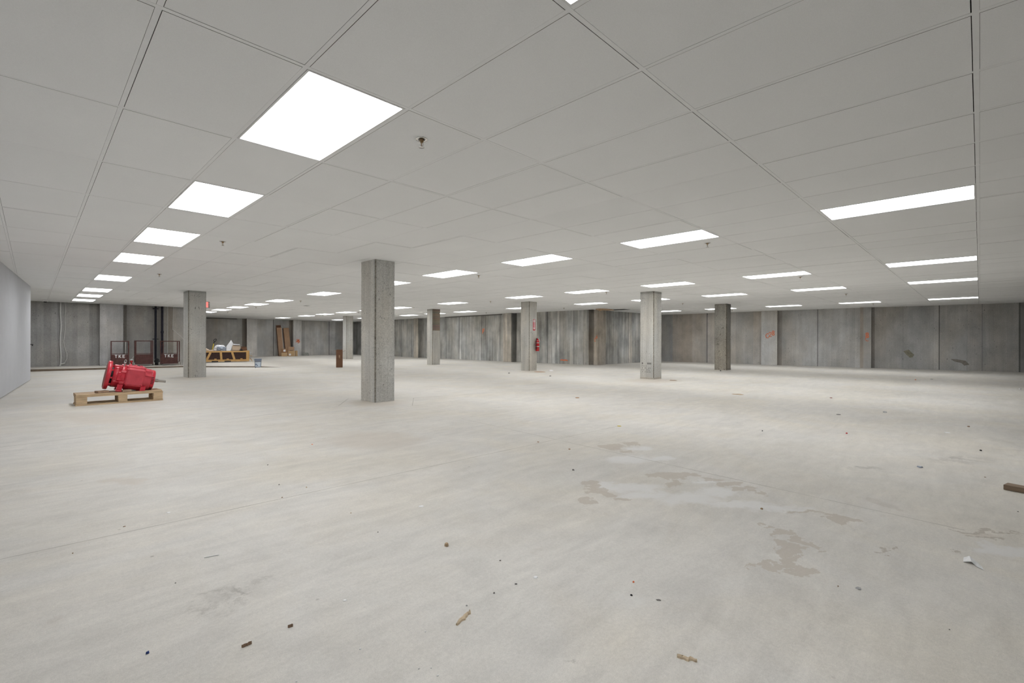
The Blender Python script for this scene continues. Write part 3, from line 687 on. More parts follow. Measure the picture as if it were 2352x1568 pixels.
# ------------------------------------------------------------------ rusty carts
def cart(x0, x1, ytop, label, letters=True, tilt=0.0, steel=False, v=23.25):
    xm = (x0 + x1) / 2; p = hit(xm, (-3, v), (8, v)); D = depth(*p)
    wd = (x1 - x0) * D / F_PX * obl(xm); H_ = (838 - ytop) * D / F_PX
    rz = math.atan2(p[1], p[0]) - R(90) + tilt
    t_ = thing('panel_cart', label, 'cart', (p[0], p[1], zf(*p)), rz, 'rusty brown panel carts')
    base = .12; pl = .36; 
    m = MB(); m.box((0, .30, base), (wd, .62, .035)); m.box((0, 0, base - .02), (wd, .03, .07)); m.box((0, .6, base - .02), (wd, .03, .07))
    for s in (-1, 1): m.box((s * (wd / 2 - .015), .3, base - .02), (.03, .6, .07))
    m.build('deck', M_RUST, t_)
    m = MB(); m.box((0, 0, (base + pl) / 2 + .03), (wd * .95, .01, pl + .0))
    m.box((0, 0, base + pl + .0), (wd * .96, .02, .02)); m.build('front_panel', M_RUST, t_)
    m = MB(); r_ = .0165
    for s in (-1, 1): m.box((s * (wd / 2 - r_), 0, (base + H_) / 2), (2 * r_, 2 * r_, H_ - base)); 
    m.box((0, 0, H_ - r_), (wd, 2 * r_, 2 * r_)); m.build('front_frame', M_RUST, t_)
    m = MB()
    for s in (-1, 1): m.box((s * (wd / 2 - r_), .6, (base + H_) / 2), (2 * r_, 2 * r_, H_ - base))
    m.box((0, .6, H_ - r_), (wd, 2 * r_, 2 * r_)); m.build('rear_frame', M_METAL if steel else M_RUST, t_)
    for sx in (-1, 1):
        for y in (.06, .54):
            m = MB(); m.lathe([(.001, -.018), (.05, -.018), (.062, -.014), (.065, 0), (.062, .014), (.05, .018), (.001, .018)], 20, T(sx * (wd / 2 + .035), y, .065) @ Ry(R(90))); w_ = m.build('wheel', M_WHEEL, t_)
            m = MB(); m.box((sx * (wd / 2 + .02), y, .11), (.07, .05, .03)); m.tube((sx * (wd / 2 + .0), y, .065), (sx * (wd / 2 + .06), y, .065), .012); m.build('axle_fork', M_METAL, t_)
    if letters:
        h = .10; m = MB(); strokes(m, 'TKE', h, .024, T(-.145, -.0085, base + pl - .15), adv=1.15, th=.003); m.build('lettering', M_PAPER, t_)['label'] = 'white stencilled letters TKE'
    return t_
cart(254, 297, 779.5, 'left rusty cart with crisp white TKE letters, behind the motor', steel=True, tilt=.14)
cart(311, 352, 780.0, 'middle rusty cart, the one with a plain unlettered panel', letters=False, tilt=.07)
cart(368, 409, 782.0, 'right rusty cart with faded TKE letters, beside the left column', tilt=-.12)
# hand truck behind the left column
p = hit(427, (0, 22.9), (8, 22.9)); rz = math.atan2(p[1], p[0]) - R(90)
t_ = thing('hand_truck', 'grey tubular hand truck on the floor just left of the left column', 'hand truck', (p[0], p[1], zf(*p)), rz)
m = MB(); m.path([(-.12, .1, .03), (-.04, .1, .2), (.3, .1, .22), (.34, .1, .6), (.2, .35, 1.05)], .016, 10); m.path([(-.12, .3, .03), (-.04, .3, .2), (.3, .3, .22)], .016, 10); m.path([(.3, .1, .22), (.3, .3, .22)], .014); m.build('frame', M_METAL, t_)
for y in (.05, .35):
    m = MB(); m.lathe([(.001, -.03), (.07, -.03), (.1, -.015), (.1, .015), (.07, .03), (.001, .03)], 20, T(.3, y, .1) @ Rx(R(90))); m.build('wheel', M_DARK, t_)
m = MB(); m.box((-.02, .2, .012), (.3, .3, .012)); m.build('toe_plate', M_METAL, t_)
# small fittings between the carts
p = hit(302, (-3, 23.1), (8, 23.1)); t_ = thing('pipe_fitting', 'small red and white valve fitting standing between the left and middle carts', 'fitting', (p[0], p[1], zf(*p)))
m = MB(); m.tube((0, 0, 0), (0, 0, .2), .03, 12); m.lathe([(.03, .2), (.06, .22), (.06, .26), (.02, .3), (.001, .3)], 16); m.build('body', M_REDEXT, t_); t_.scale = (.75, .75, .75)
m = MB(); m.tube((-.06, 0, .33), (.06, 0, .33), .015, 10); m.tube((0, 0, .3), (0, 0, .35), .02, 10); m.tube((0, 0, .35), (.09, 0, .5), .006, 8); m.build('handle', M_WHITE, t_)
p = hit(360.5, (-3, 23.7), (8, 23.7)); m = MB(); rr = random.Random(2)
m.lathe([(.001, 0), (.08, 0), (.10, .08), (.08, .22), (.03, .27), (.001, .26)], 9, smooth=False)
tag(m.build('rubbish_bag', M_DARK, loc=(p[0], p[1], zf(*p))), 'small black bag on the floor between the middle and right carts', 'bag')

# ------------------------------------------------------------------ pallet and motor
PH = .19
PL, PR = .49, 1.635; PV = 10.30; PD = .47
pz = fz(1.0, 10.7)
t_ = thing('wooden_pallet', 'low pale wooden pallet carrying the red motor', 'pallet', (PL, PV, pz), R(.3))
W_ = PR - PL
for k in range(3):
    y = .045 + k * (PD - .09) / 2
    m = MB(); m.box((W_ / 2, y, .011), (W_, .10 if k else .09, .022)); m.build('bottom_board', M_WOOD, t_)
    for q, bx in enumerate((.075, W_ / 2 + .02, W_ - .07)):
        m = MB(); m.cbox((bx, y, .022 + .0575), (.135 if q != 1 else .12, .085, .115), .004); m.build('block', M_WOOD, t_)
    m = MB(); m.box((W_ / 2, y, .148), (W_, .095, .022), None); m.build('stringer_board', M_WOODG if k == 1 else M_WOOD, t_)
rr = random.Random(11); y = 0.0
for k in range(4):
    # top boards laid along the long side
    m = MB(); wv = .105; m.cbox((W_ / 2 + rr.uniform(-.012, .008), wv / 2 + k * (PD - wv) / 3, .159 + .012), (W_ - rr.uniform(0, .03), wv, .024), .002)
    m.build('deck_board', M_WOODG if k in (1, 3) else M_WOOD, t_)
for lx, ly, rot, lab in ((.33, .12, .35, 'weathered wood block on the pallet under the left flange of the motor'), (.64, .055, .1, 'weathered wood block on the pallet under the middle of the motor')):
    m = MB(); m.cbox((0, 0, .02), (.15 if lx < .5 else .12, .12, .034), .003, T(0, 0, 0) @ Rz(rot))
    tag(m.build('wood_block', M_WOODG, loc=(PL + lx, PV + ly, pz + .184)), lab, 'wood block')
# the motor: local x along the shaft, z up
mt = thing('electric_motor', 'big glossy red electric motor lying tilted on the wooden pallet', 'motor', (0, 0, 0))
DECK = pz + .183
ax_t = R(11.2)
MX0 = PL + .335
mu, mv = hit(241.5, (0, PV + .26), (3, PV + .26))
mt.location = (mu, mv, zpx(860, mu, mv)); mt.scale = (.715, .905, .905)
mt.rotation_euler = (0, ax_t, R(-2.5)); mt.rotation_mode = 'XYZ'
AX = Ry(R(90))                                    # lathe z -> local x
m = MB(); m.lathe([(.001, .0), (.240, .0), (.262, .01), (.268, .02), (.268, .075), (.262, .085), (.2, .088), (.001, .088)], 56, AX); fl = m.build('end_flange', M_RED, mt)
m = MB(); m.lathe([(.001, -.002), (.237, -.002), (.24, .0)], 56, AX); m.build('flange_face', M_REDDISC, fl)['label'] = 'dull dusty face of the flange'
m = MB(); m.lathe([(.15, .088), (.15, .15)], 32, AX); m.build('dark_gap', M_DARK, mt)
for a in range(0, 360, 45):
    m = MB(); c, s = math.cos(R(a + 10)), math.sin(R(a + 10)); m.box((.13, .19 * c, .19 * s), (.12, .022, .03)); m.build('spacer_strut', M_RED, mt)
m = MB(); m.lathe([(.15, .13), (.205, .13), (.212, .138), (.212, .26), (.205, .27), (.17, .27)], 48, AX); m.build('brake_drum', M_RED, mt)
m = MB(); m.lathe([(.17, .262), (.228, .262), (.235, .27), (.235, .345), (.225, .36), (.18, .36)], 48, AX)
for a in (25, 155, 205, 335): c, s = math.cos(R(a)), math.sin(R(a)); m.cbox((0, 0, 0), (.1, .07, .05), .006, T(.31, .225 * c, .225 * s) @ Rx(R(a)))
m.cbox((.27, -.2, .01), (.13, .06, .16), .008); m.cbox((.235, -.19, -.095), (.16, .05, .025), .004); m.cbox((.2, -.16, .19), (.15, .03, .025), .004); m.build('mounting_ring', M_RED, mt)
m = MB(); m.lathe([(.2, .352), (.218, .352), (.228, .362), (.232, .40), (.232, .68), (.226, .71), (.2, .73)], 64, AX)
for a in range(200, 345, 12): c, s = math.cos(R(a)), math.sin(R(a)); m.box((0, 0, 0), (.3, .012, .02), T(.54, .236 * c, .236 * s) @ Rx(R(a)))
m.build('stator_body', M_RED, mt)
# cover box facing the camera and the saddle on top
m = MB(); m.cbox((.54, -.165, .02), (.37, .17, .34), .032); m.cbox((.54, -.03, .19), (.36, .26, .09), .03); cv_ = m.build('terminal_cover', M_REDTOP, mt)
for sx in (.385, .695):
    for sz in (.145, -.115):
        m2 = MB(); m2.lathe([(.001, .012), (.013, .012), (.018, 0)], 12, T(sx, -.25 + (.012 if sz > 0 else .0), sz) @ Rx(R(90))); m2.build('cover_bolt', M_RED, cv_)
m2 = MB(); 
for z_, w_ in ((.075, .15), (.055, .1), (.035, .15), (.0, .17)): m2.box((.56, -.2515, z_), (w_, .004, .006))
m2.build('cast_nameplate', M_REDTOP, cv_)
m = MB()
for s_ in (.42, .52, .63): m.cbox((s_, -.04, .235), (.06, .16, .03), .008)
m.build('top_lug', M_REDTOP, mt)
m = MB(); m.lathe([(.2, .70), (.222, .705), (.222, .735), (.208, .755), (.205, .84), (.198, .86), (.15, .87)], 56, AX); m.cbox((.79, -.09, .14), (.15, .16, .12), .03); m.cbox((.80, -.17, .075), (.13, .1, .014), .004); m.build('end_bell', M_REDTOP, mt)
m = MB(); m.lathe([(.15, .845), (.188, .85), (.196, .862), (.192, .925), (.18, .94), (.06, .945), (.05, .96), (.001, .96)], 56, AX); ve = m.build('vented_end_cap', M_RED, mt)
for k in range(10):
    if k in (5, 6): continue
    ang = R(162 + k * 9.2); c, s = math.cos(ang), math.sin(ang)
    m = MB(); m.box((0, 0, 0), (.05, .008, .012), T(.893, .1935 * c, .1935 * s) @ Rx(ang)); m.build('vent_slot', M_DARK, ve)
m = MB(); m.tube((.95, 0, 0), (1.03, 0, 0), .03, 20); m.tube((1.03, 0, 0), (1.035, 0, 0), .03, 20, r2=.022); m.tube((1.035, 0, 0), (1.19, 0, 0), .022, 20); m.build('shaft', M_STEEL, mt)
m = MB(); m.cbox((.55, -.02, -.235), (.16, .2, .04), .01); m.build('junction_block', M_METAL, mt)
for fx in (.30, .74):
    for fy in (-.18, .18):
        m = MB(); s = 1 if fy > 0 else -1; fb = -.262 if fx < .5 else -.215
        m.add([(fx - .05, fy, -.12), (fx + .05, fy, -.12), (fx + .05, fy + s * .05, -.14), (fx - .05, fy + s * .05, -.14),
               (fx - .05, fy - s * .02, fb), (fx + .05, fy - s * .02, fb), (fx + .05, fy + s * .05, fb), (fx - .05, fy + s * .05, fb)],
              [(0, 1, 2, 3), (7, 6, 5, 4), (0, 4, 5, 1), (1, 5, 6, 2), (2, 6, 7, 3), (3, 7, 4, 0)])
        m.cbox((fx, fy + s * .02, fb), (.12, .09, .018), .004); m.build('foot', M_RED, mt)
m = MB(); m.tube((.30, -.1, .2), (.30, -.1, .26), .018, 12); m.lathe([(.016, .26), (.028, .265), (.028, .275), (.012, .28)], 12, T(.30, -.1, 0)); eb = m.build('lifting_eye', M_METAL, mt)
m = MB()
for k in range(14):
    a0, a1 = 2 * math.pi * k / 14, 2 * math.pi * (k + 1) / 14
    m.tube((.30 + .022 * math.cos(a0), -.1, .298 + .022 * math.sin(a0)), (.30 + .022 * math.cos(a1), -.1, .298 + .022 * math.sin(a1)), .007, 8)
m.build('ring', M_METAL, eb)

# ------------------------------------------------------------------ crate and its load
def frame_px(x, y, base_up=0.0):
    u, v = at(x, y, base_up); return u, v, depth(u, v)
cu, cv, CD = frame_px(523, 831.5, .02); crz = math.atan2(cv, cu) - R(90) + R(3)
S1 = CD / F_PX * obl(523); SH = CD / F_PX
t_ = thing('shipping_crate', 'low long pine crate with dark panels and slanted braces, piled with rubbish', 'crate', (cu, cv, fz(cu, cv) + .03), crz)
cw, ch, cdp = 112 * S1, 26.5 * SH, .8; x_l, x_r = -61 * S1, 50 * S1; xm = (x_l + x_r) / 2
def cx(px): return (px - 523) * S1
def bar(m, xa, za, xb, zb, w, y=0.0, th=.03):
    L_ = math.hypot(xb - xa, zb - za); a = math.atan2(zb - za, xb - xa); m.box((L_ / 2, y, 0), (L_, th, w), T(xa, 0, za) @ Ry(-a))
for side in (0.0, cdp):
    m = MB(); m.box((xm, side, .07), (cw, .04, .10)); m.build('base_rail', M_WOODC, t_)
    m = MB(); m.box((xm, side, ch - .06), (cw, .035, .06)); m.build('top_rail', M_WOODC, t_)
    m = MB(); sy = side - .02 if side == 0 else side + .02
    bar(m, cx(476), .12, cx(484), ch - .09, .09, sy); bar(m, cx(508.5), .12, cx(507), ch - .02, .09, sy); bar(m, cx(538.5), .12, cx(533), ch - .09, .09, sy); bar(m, cx(569), .04, cx(569), ch - .02, .1, sy)
    m.build('brace', M_WOODC, t_)
    m = MB(); m.box((xm, side + (.03 if side == 0 else -.03), .12 + (ch - .2) / 2), (cw - .04, .012, ch - .2)); m.build('side_panel', M_CRATEIN, t_)
for xe in (x_l, x_r):
    m = MB(); m.box((xe, cdp / 2, ch / 2 + .03), (.03, cdp, ch - .1)); m.build('end_panel', M_CRATEIN if xe < 0 else M_WOODC, t_)
m = MB(); m.box((xm, cdp / 2, .11), (cw, cdp, .02)); m.box((xm, cdp / 2, ch - .045), (cw, cdp, .02)); m.build('deck', M_WOODG, t_)
m = MB()
for px in (495, 523, 555): m.box((cx(px), -.035, .14), (.09, .03, .05))
m.build('cleat', M_WOODC, t_)
m = MB()
for px in (494, 523): m.box((cx(px), -.021, .035), (.26, .006, .05))
for px in (494, 523): m.box((cx(px), .1, .035), (.26, .25, .05))
m.build('fork_pocket', M_DARK, t_)
base_z = fz(cu, cv) + .03 + ch - .018
def on_crate(px, d=.35): 
    M_ = T(cu, cv, 0) @ Rz(crz); q = M_ @ Vector((cx(px), d, 0)); return q.x, q.y, base_z
# plastic-wrapped roll
q = on_crate(506, .35); t2 = thing('wrapped_bundle', 'crumpled white and grey plastic-wrapped bundle on the crate', 'bundle', q, crz)
def lump(w_, d_, h_, seed, n=18, k=10, rough=.12):
    rr = random.Random(seed); vs = []; fs = []
    for j in range(k + 1):
        ph = math.pi / 2 * j / k
        for i in range(n):
            th = 2 * math.pi * i / n; r_ = (math.cos(ph) ** .45 if j < k else .0) * (1 + rr.uniform(-rough, rough))
            vs.append((w_ / 2 * r_ * math.cos(th), d_ / 2 * r_ * math.sin(th), h_ * math.sin(ph) * (1 + rr.uniform(-rough, rough) * .5)))
    for j in range(k):
        for i in range(n): fs.append((j * n + i, j * n + (i + 1) % n, (j + 1) * n + (i + 1) % n, (j + 1) * n + i))
    fs.append(tuple(reversed(range(n)))); m = MB(); m.add(vs, fs); return m
lump(29 * S1, .45, 13 * SH, 5).build('white_wrap', M_WHITE, t2)
m = lump(24 * S1, .3, 9 * SH, 8, rough=.2); o = m.build('grey_film', M_BAG, t2); o.location = (.05, -.2, 0)
# white sheet
q = on_crate(523, .06); t2 = thing('white_board', 'white rectangular board standing on its corner in the crate load', 'board', q, crz)
m = MB(); m.box((0, 0, 0), (.36, .02, .44), T(.04, -.02, .235) @ Ry(R(30)) @ Rz(R(15))); 
m.add([(-3 * S1, -.06, 0), (6 * S1, -.05, 0), (13 * S1, .02, 17 * SH), (8 * S1, .0, 25 * SH), (-3 * S1, -.04, 10 * SH), (-2 * S1, -.04, 0)] + [(-3 * S1, -.04, 0), (6 * S1, -.03, 0), (13 * S1, .04, 17 * SH), (8 * S1, .02, 25 * SH), (-3 * S1, -.02, 10 * SH), (-2 * S1, -.02, 0)],
      [(0, 1, 2, 3, 4), (10, 9, 8, 7, 6), (0, 6, 7, 1), (1, 7, 8, 2), (2, 8, 9, 3), (3, 9, 10, 4), (4, 10, 6, 0)])
m.v = m.v[8:]; m.f = [[i - 8 for i in f] for f in m.f[6:]]; m.c = m.c[6:]; m.sm = m.sm[6:]
m.build('panel', M_WHITE, t2)
# box with white lid
q = on_crate(543.5, .25); t2 = thing('file_box', 'pale beige carton with a white lid tipped on the crate load', 'box', q, crz)
m = MB(); m.cbox((0, .15, .13), (18.5 * S1, .3, .25), .006, Ry(R(3))); m.build('body', M_CARDL, t2)
m = MB(); m.cbox((-.01, .14, .29), (16 * S1, .34, .05), .006, Ry(R(4))); m.build('lid', M_WHITE, t2)
m = MB(); m.box((-.01, -.02, .255), (15.5 * S1, .02, .02), Ry(R(4))); m.build('lid_gap', M_CRATEIN, t2)
q = on_crate(483, .2); m = MB(); m.add([(-9 * S1, -.1, .09), (0, -.1, .01), (8 * S1, -.1, .03), (8 * S1, .25, .05), (0, .25, .03), (-9 * S1, .25, .14),
                                       (-9 * S1, -.1, .0), (0, -.1, -.0), (8 * S1, -.1, .0), (8 * S1, .25, .0), (0, .25, .0), (-9 * S1, .25, .0)],
      [(0, 1, 4, 5), (1, 2, 3, 4), (6, 7, 1, 0), (7, 8, 2, 1), (8, 9, 3, 2), (9, 10, 4, 3), (10, 11, 5, 4), (11, 6, 0, 5), (11, 10, 7, 6), (10, 9, 8, 7)])
tag(m.build('cardboard_sheet', M_CARDL, loc=q, rotz=crz), 'pinkish cardboard sheet curling on the left end of the crate load', 'cardboard')
q = on_crate(563, .3); m = MB(); m.cbox((0, .1, .075), (14 * S1, .25, .14), .01, Ry(R(-8))); m.add([(-6 * S1, 0, .12), (-9 * S1, -.05, .19), (4 * S1, 0, .2), (6 * S1, .05, .12)], [(0, 1, 2, 3)])
tag(m.build('torn_box', M_CARDD, loc=q, rotz=crz), 'torn brown carton at the right end of the crate load', 'box')
q = on_crate(555, .15); m = lump(8 * S1, .2, 3.5 * SH, 31); tag(m.build('black_bag', M_DARK, loc=q, rotz=crz), 'small black plastic bag between the pale carton and the torn brown one', 'bag')
# shovel
q = on_crate(489, .66); t2 = thing('shovel', 'shovel with yellow shaft and black D grip sticking up from the crate', 'shovel', q, crz)
m = MB(); m.tube((-.0, 0, .0), (.06, 0, .36), .018, 12); m.build('shaft', M_YELLOW, t2)
m = MB(); m.tube((.06, 0, .34), (.085, 0, .43), .024, 12); m.path([(.08, 0, .43), (.06, 0, .50), (.12, 0, .56), (.17, 0, .55), (.15, 0, .48), (.10, 0, .42)], .016, 8); m.build('grip', M_DARK, t2)
m = MB(); m.box((-.02, 0, -.02), (.2, .02, .06)); m.build('blade', M_METAL, t2)
q = on_crate(474.0, .6); m = lump(3 * S1, .1, 6.2 * SH, 77); tag(m.build('paper_scrap', M_PAPER, loc=q), 'white paper scrap at the far left end of the crate load', 'paper')
# wood scraps leaning on the right end of the crate
M_ = T(cu, cv, fz(cu, cv)) @ Rz(crz)
for k, (px, z_, L_, a_, mat, lab) in enumerate(((579.5, .12, .17, 62, M_WOOD, 'short pale board end leaning low on the right end of the crate'), (579, .30, .12, 20, M_TAN, 'pale wood offcut sticking out above the leaning board at the crate'), (578.5, .44, .10, -20, M_WHITE, 'white strip sticking out at the top right corner of the crate'))):
    q = M_ @ Vector((cx(px), .25 + .1 * k, z_)); m = MB(); m.box((0, 0, 0), (L_, .1, .035), Ry(R(a_)))
    tag(m.build('wood_offcut' if k < 2 else 'white_strip', mat, loc=q, rotz=crz), lab, 'offcut')

# ------------------------------------------------------------------ bucket, tall box, leaning boxes, sack
u, v, D = frame_px(592.5, 843.3); t_ = bk = thing('plastic_bucket', 'blue-grey plastic bucket with a pale blue label beside the crate', 'bucket', (u, v, fz(u, v)), math.atan2(v, u) - R(90))
m = MB(); m.lathe([(.001, 0), (.125, 0), (.128, .005), (.142, .25), (.152, .25), (.152, .262), (.144, .262), (.147, .3), (.156, .3), (.156, .335), (.144, .335), (.138, .3), (.12, .01), (.001, .01)], 40); m.build('body', M_BUCKET, t_)
m = MB(); n_ = 14; vs = []
for j, z in enumerate((.03, .21)):
    for i in range(n_ + 1):
        a = R(215 + 110 * i / n_); r_ = .1275 + .017 * z / .25 + .0012; vs.append((r_ * math.cos(a), r_ * math.sin(a), z))
m.add(vs, [(i, i + 1, n_ + 2 + i, n_ + 1 + i) for i in range(n_)], None, None, True); lb = m.build('label', M_LABEL, t_)
m = MB(); vs = []
for z in (.09, .12):
    for i in range(6): a = R(222 + 9 * i); r_ = .139; vs.append((r_ * math.cos(a), r_ * math.sin(a), z + .03 * math.sin(i)))
m.add(vs, [(i, i + 1, 7 + i, 6 + i) for i in range(5)]); m.build('printed_swoosh', M_BLUE, lb)
m = MB(); pts = [(.158 * math.cos(R(a)), .158 * math.sin(R(a)) , .30 - .07 * math.sin(R(a - 180))) for a in range(180, 361, 15)]; m.path(pts, .003, 6); m.build('bail_handle', M_METAL, t_)
bk.scale = (.86, .86, 1)

u, v, D = frame_px(779.5, 843.6); rz = math.atan2(v, u) - R(90); t_ = thing('tall_carton', 'tall narrow dark brown carton standing open with side flaps', 'box', (u, v, fz(u, v)), rz)
w_ = 14.8 * D / F_PX * obl(779); h_ = 41 * D / F_PX; m = MB(); th = .006
m.box((0, .0, h_ / 2), (w_, th, h_)); m.box((0, w_, h_ / 2 - .03), (w_, th, h_ - .06)); m.box((-w_ / 2, w_ / 2, h_ / 2 - .04), (th, w_, h_ - .08)); m.box((w_ / 2, w_ / 2, h_ / 2 - .04), (th, w_, h_ - .08)); m.box((0, w_ / 2, .004), (w_, w_, .008)); m.build('body', M_CARDD, t_)
m = MB(); m.box((.05, 0, 0), (.1, w_ * .9, th), T(-w_ / 2 - .085, w_ / 2, h_ - .035) @ Ry(R(28))); m.build('flap', M_CARDL, t_)
m = MB(); m.box((-.05, 0, 0), (.11, w_ * .9, th), T(w_ / 2 + .1, w_ / 2, h_ - .045) @ Ry(R(-22))); m.build('flap', M_CARDD, t_)
m = MB(); m.box((.0, -.0045, h_ * .62), (.05, .002, .1)); m.box((.01, -.0045, h_ * .52), (.06, .002, .01)); m.build('print', M_CARD, t_)

def leaning(x0, x1, ytop, ybase, mat, label, lean, tilt, flaptop=False):
    v_ = 33.45; p = hit((x0 + x1) / 2, (0, v_), (20, v_)); D = depth(*p); k = D / F_PX
    t_ = thing('long_carton', label, 'box', (p[0], p[1], fz(*p) + .002), 0, 'long leaning cartons'); w_ = (x1 - x0) * k * obl(x0); H_ = (ybase - ytop) * k
    rz = math.atan2(p[1], p[0]) - R(90); t_.rotation_euler = (-lean, tilt, rz * .4)
    m = MB(); m.cbox((0, .11, H_ / 2), (w_, .2, H_), .008); m.build('body', mat, t_)
    m = MB(); m.box((-w_ / 2 - .001, .11, H_ / 2), (.004, .2, H_ * .99)); m.build('side_face', M_CARDD, t_)
    if flaptop: m = MB(); m.box((0, .2, H_ + .09), (w_ * .95, .006, .2)); m.build('flap', M_CARDD, t_)
    m = MB(); m.box((w_ / 2 - .03, .008, H_ / 2), (.03, .003, H_ * .98)); m.build('tape', M_CARDL if flaptop else M_CARD, t_)
    return t_
leaning(641, 653, 751, 817.3, M_CARD, 'left long cardboard carton leaning on the far wall, with an open top flap', R(8), R(-3.0), True)
leaning(657, 670, 752, 817.3, M_CARD, 'right long cardboard carton leaning on the far wall', R(8), R(-3.5))
def carton(x0, x1, y0, y1, v_, mat, label, up=0.0, lab=None, depth_=.35, extra=None):
    p = hit((x0 + x1) / 2, (0, v_), (20, v_)); D = depth(*p); k = D / F_PX
    t_ = thing('carton', label, 'box', (p[0], p[1], fz(*p) + up), (math.atan2(p[1], p[0]) - R(90)) * .9, 'small cartons by the far wall')
    w_, h_ = (x1 - x0) * k * obl(x0), (y1 - y0) * k
    m = MB(); m.cbox((0, depth_ / 2, h_ / 2), (w_, depth_, h_), .006); m.build('body', mat, t_)
    m = MB(); m.box((0, depth_ / 2, h_ + .001), (w_ * .96, .05, .002)); m.build('tape', M_CARDL, t_)
    if lab: m = MB(); m.box(((lab[0] - (x0 + x1) / 2) * k * obl(x0), -.002, (y1 - lab[1]) * k), (lab[2] * k, .003, lab[2] * k)); m.build('label', M_PAPER, t_)
    if extra: m = MB(); m.box((0, -.002, h_ * extra), (w_ * .5, .003, .02)); m.build('print', M_DARK, t_)
    return h_
vb = 32.6
h1 = .003 + carton(646.5, 660, 809, 817.2, vb, M_CARD2, 'small tan carton on the floor before the left long carton')
carton(646.5, 660, 800, 809, vb, M_CARDX, 'grey-brown carton with a white label on top of the small tan carton', up=h1, lab=(653.5, 804, 4.5))
h2 = .003 + carton(662, 677.5, 805, 817, vb, M_CARD2, 'tan carton with a white label at the foot of the right long carton', lab=(666, 813, 4.2), extra=None)
carton(662, 676, 795.5, 805, vb, M_CARD, 'brown carton with a dark print stacked on the tan labelled one', up=h2, extra=.15)
carton(678.4, 683.6, 804, 816.5, vb + .05, M_CARD2, 'narrow tan carton, rightmost of the small stack by the far wall')
p = hit(702, (0, 33.6), (20, 33.6)); m = lump(15 * depth(*p) / F_PX, .4, 6.5 * depth(*p) / F_PX, 91, rough=.08)
tag(m.build('cement_sack', M_SACK, loc=(p[0], p[1], fz(*p))), 'grey sack lying against the far wall right of the boxes', 'sack')

# ------------------------------------------------------------------ fire extinguisher and its sign
cu_, cv_, wv_, wu_ = COLS[4][:4]
face = ((cu_, cv_), (cu_ + wu_, cv_)); p = hit(1226.5, *face); D = depth(*p); k = D / F_PX
t_ = thing('fire_sign', 'red arrow sign above the extinguisher on the column', 'sign', (p[0], p[1] - .003, zpx(746, *p)))
sw, sh = .115, 25.5 * k
m = MB(); m.box((0, 0, 0), (sw, .004, sh)); m.build('plate', M_REDP, t_)
m = MB(); m.prism([(-.018, sh * .28), (-.018, -sh * .26), (-.044, -sh * .26), (0, -sh * .46), (.044, -sh * .26), (.018, -sh * .26), (.018, sh * .28)], .0025, .0035, Rx(R(90)))
m.prism([(-.045, sh * .27), (.045, sh * .27), (.045, sh * .46), (-.045, sh * .46)], .0025, .0035, Rx(R(90))); ar = m.build('arrow', M_PAPER, t_)
m = MB(); strokes(m, 'FIRE', .026, .004, T(-.039, -.0042, sh * .33), adv=.82, th=.0006); m.build('lettering', M_REDP, ar)
p = hit(1230.3, *face); zc = zpx(806, *p); r_ = .068; Hc = 22 * k
t_ = thing('fire_extinguisher', 'red fire extinguisher with a grey label hung on the column', 'fire extinguisher', (p[0], p[1] - .085, zc))
m = MB(); m.lathe([(.001, .0), (.05, .0), (r_, .015), (r_, Hc), (r_ * .93, Hc + .035), (r_ * .6, Hc + .07), (.03, Hc + .085), (.028, Hc + .11), (.001, Hc + .11)], 36); m.build('cylinder', M_REDEXT, t_)
m = MB(); vs = []; n_ = 14
for z in (Hc - .06, Hc + .03):
    for i in range(n_ + 1): a = R(195 + 150 * i / n_); q_ = r_ + .0015 if z < Hc else r_ * .95; vs.append((q_ * math.cos(a), q_ * math.sin(a), z))
m.add(vs, [(i, i + 1, n_ + 2 + i, n_ + 1 + i) for i in range(n_)], None, None, True); m.build('label', M_GREYM, t_)
m = MB(); m.box((0, 0, Hc + .125), (.035, .03, .04)); m.box((.05, 0, Hc + .15), (.11, .02, .012), None); m.box((.055, 0, Hc + .175), (.12, .02, .01), T(0, 0, 0) @ Ry(R(-8))); m.build('valve_handle', M_METAL, t_)
m = MB(); m.path([(-.02, -.01, Hc + .12), (-.075, -.02, Hc + .11), (-.095, -.02, Hc + .03), (-.088, -.02, Hc - .12), (-.078, -.02, Hc - .2)], .012, 10); m.build('hose', M_DARK, t_)
m = MB(); m.tube((-.078, -.02, Hc - .2), (-.078, -.02, Hc - .27), .012, 10, r2=.018); m.build('nozzle', M_DARK, t_)
m = MB(); m.path([(.04, -.03, Hc + .12), (.075, -.035, Hc + .05), (.09, -.035, Hc - .02)], .008, 6); m.build('tag', M_PAPER, t_)
m = MB(); m.box((0, .075, Hc * .6), (.04, .02, .5 * Hc)); m.lathe([(r_ + .001, Hc * .45), (r_ + .003, Hc * .45), (r_ + .003, Hc * .52), (r_ + .001, Hc * .52)], 30); m.build('wall_bracket', M_METAL, t_)

# door lever at the end of the white partition
p = (-.045, 17.75); t_ = thing('door_lever', 'dark door lever on the end of the white partition', 'door handle', (p[0], p[1], zpx(791, *p)))
m = MB(); m.lathe([(.001, .008), (.03, .008), (.034, 0), (.001, 0)], 20, Ry(R(90))); m.tube((0, 0, 0), (.06, 0, 0), .01, 12); m.build('rose', M_DARK, t_)
m = MB(); m.path([(.06, .01, 0), (.06, -.12, -.004)], .011, 10); m.path([(.06, -.12, -.004), (.05, -.13, -.03)], .011, 10); m.build('lever', M_DARK, t_)

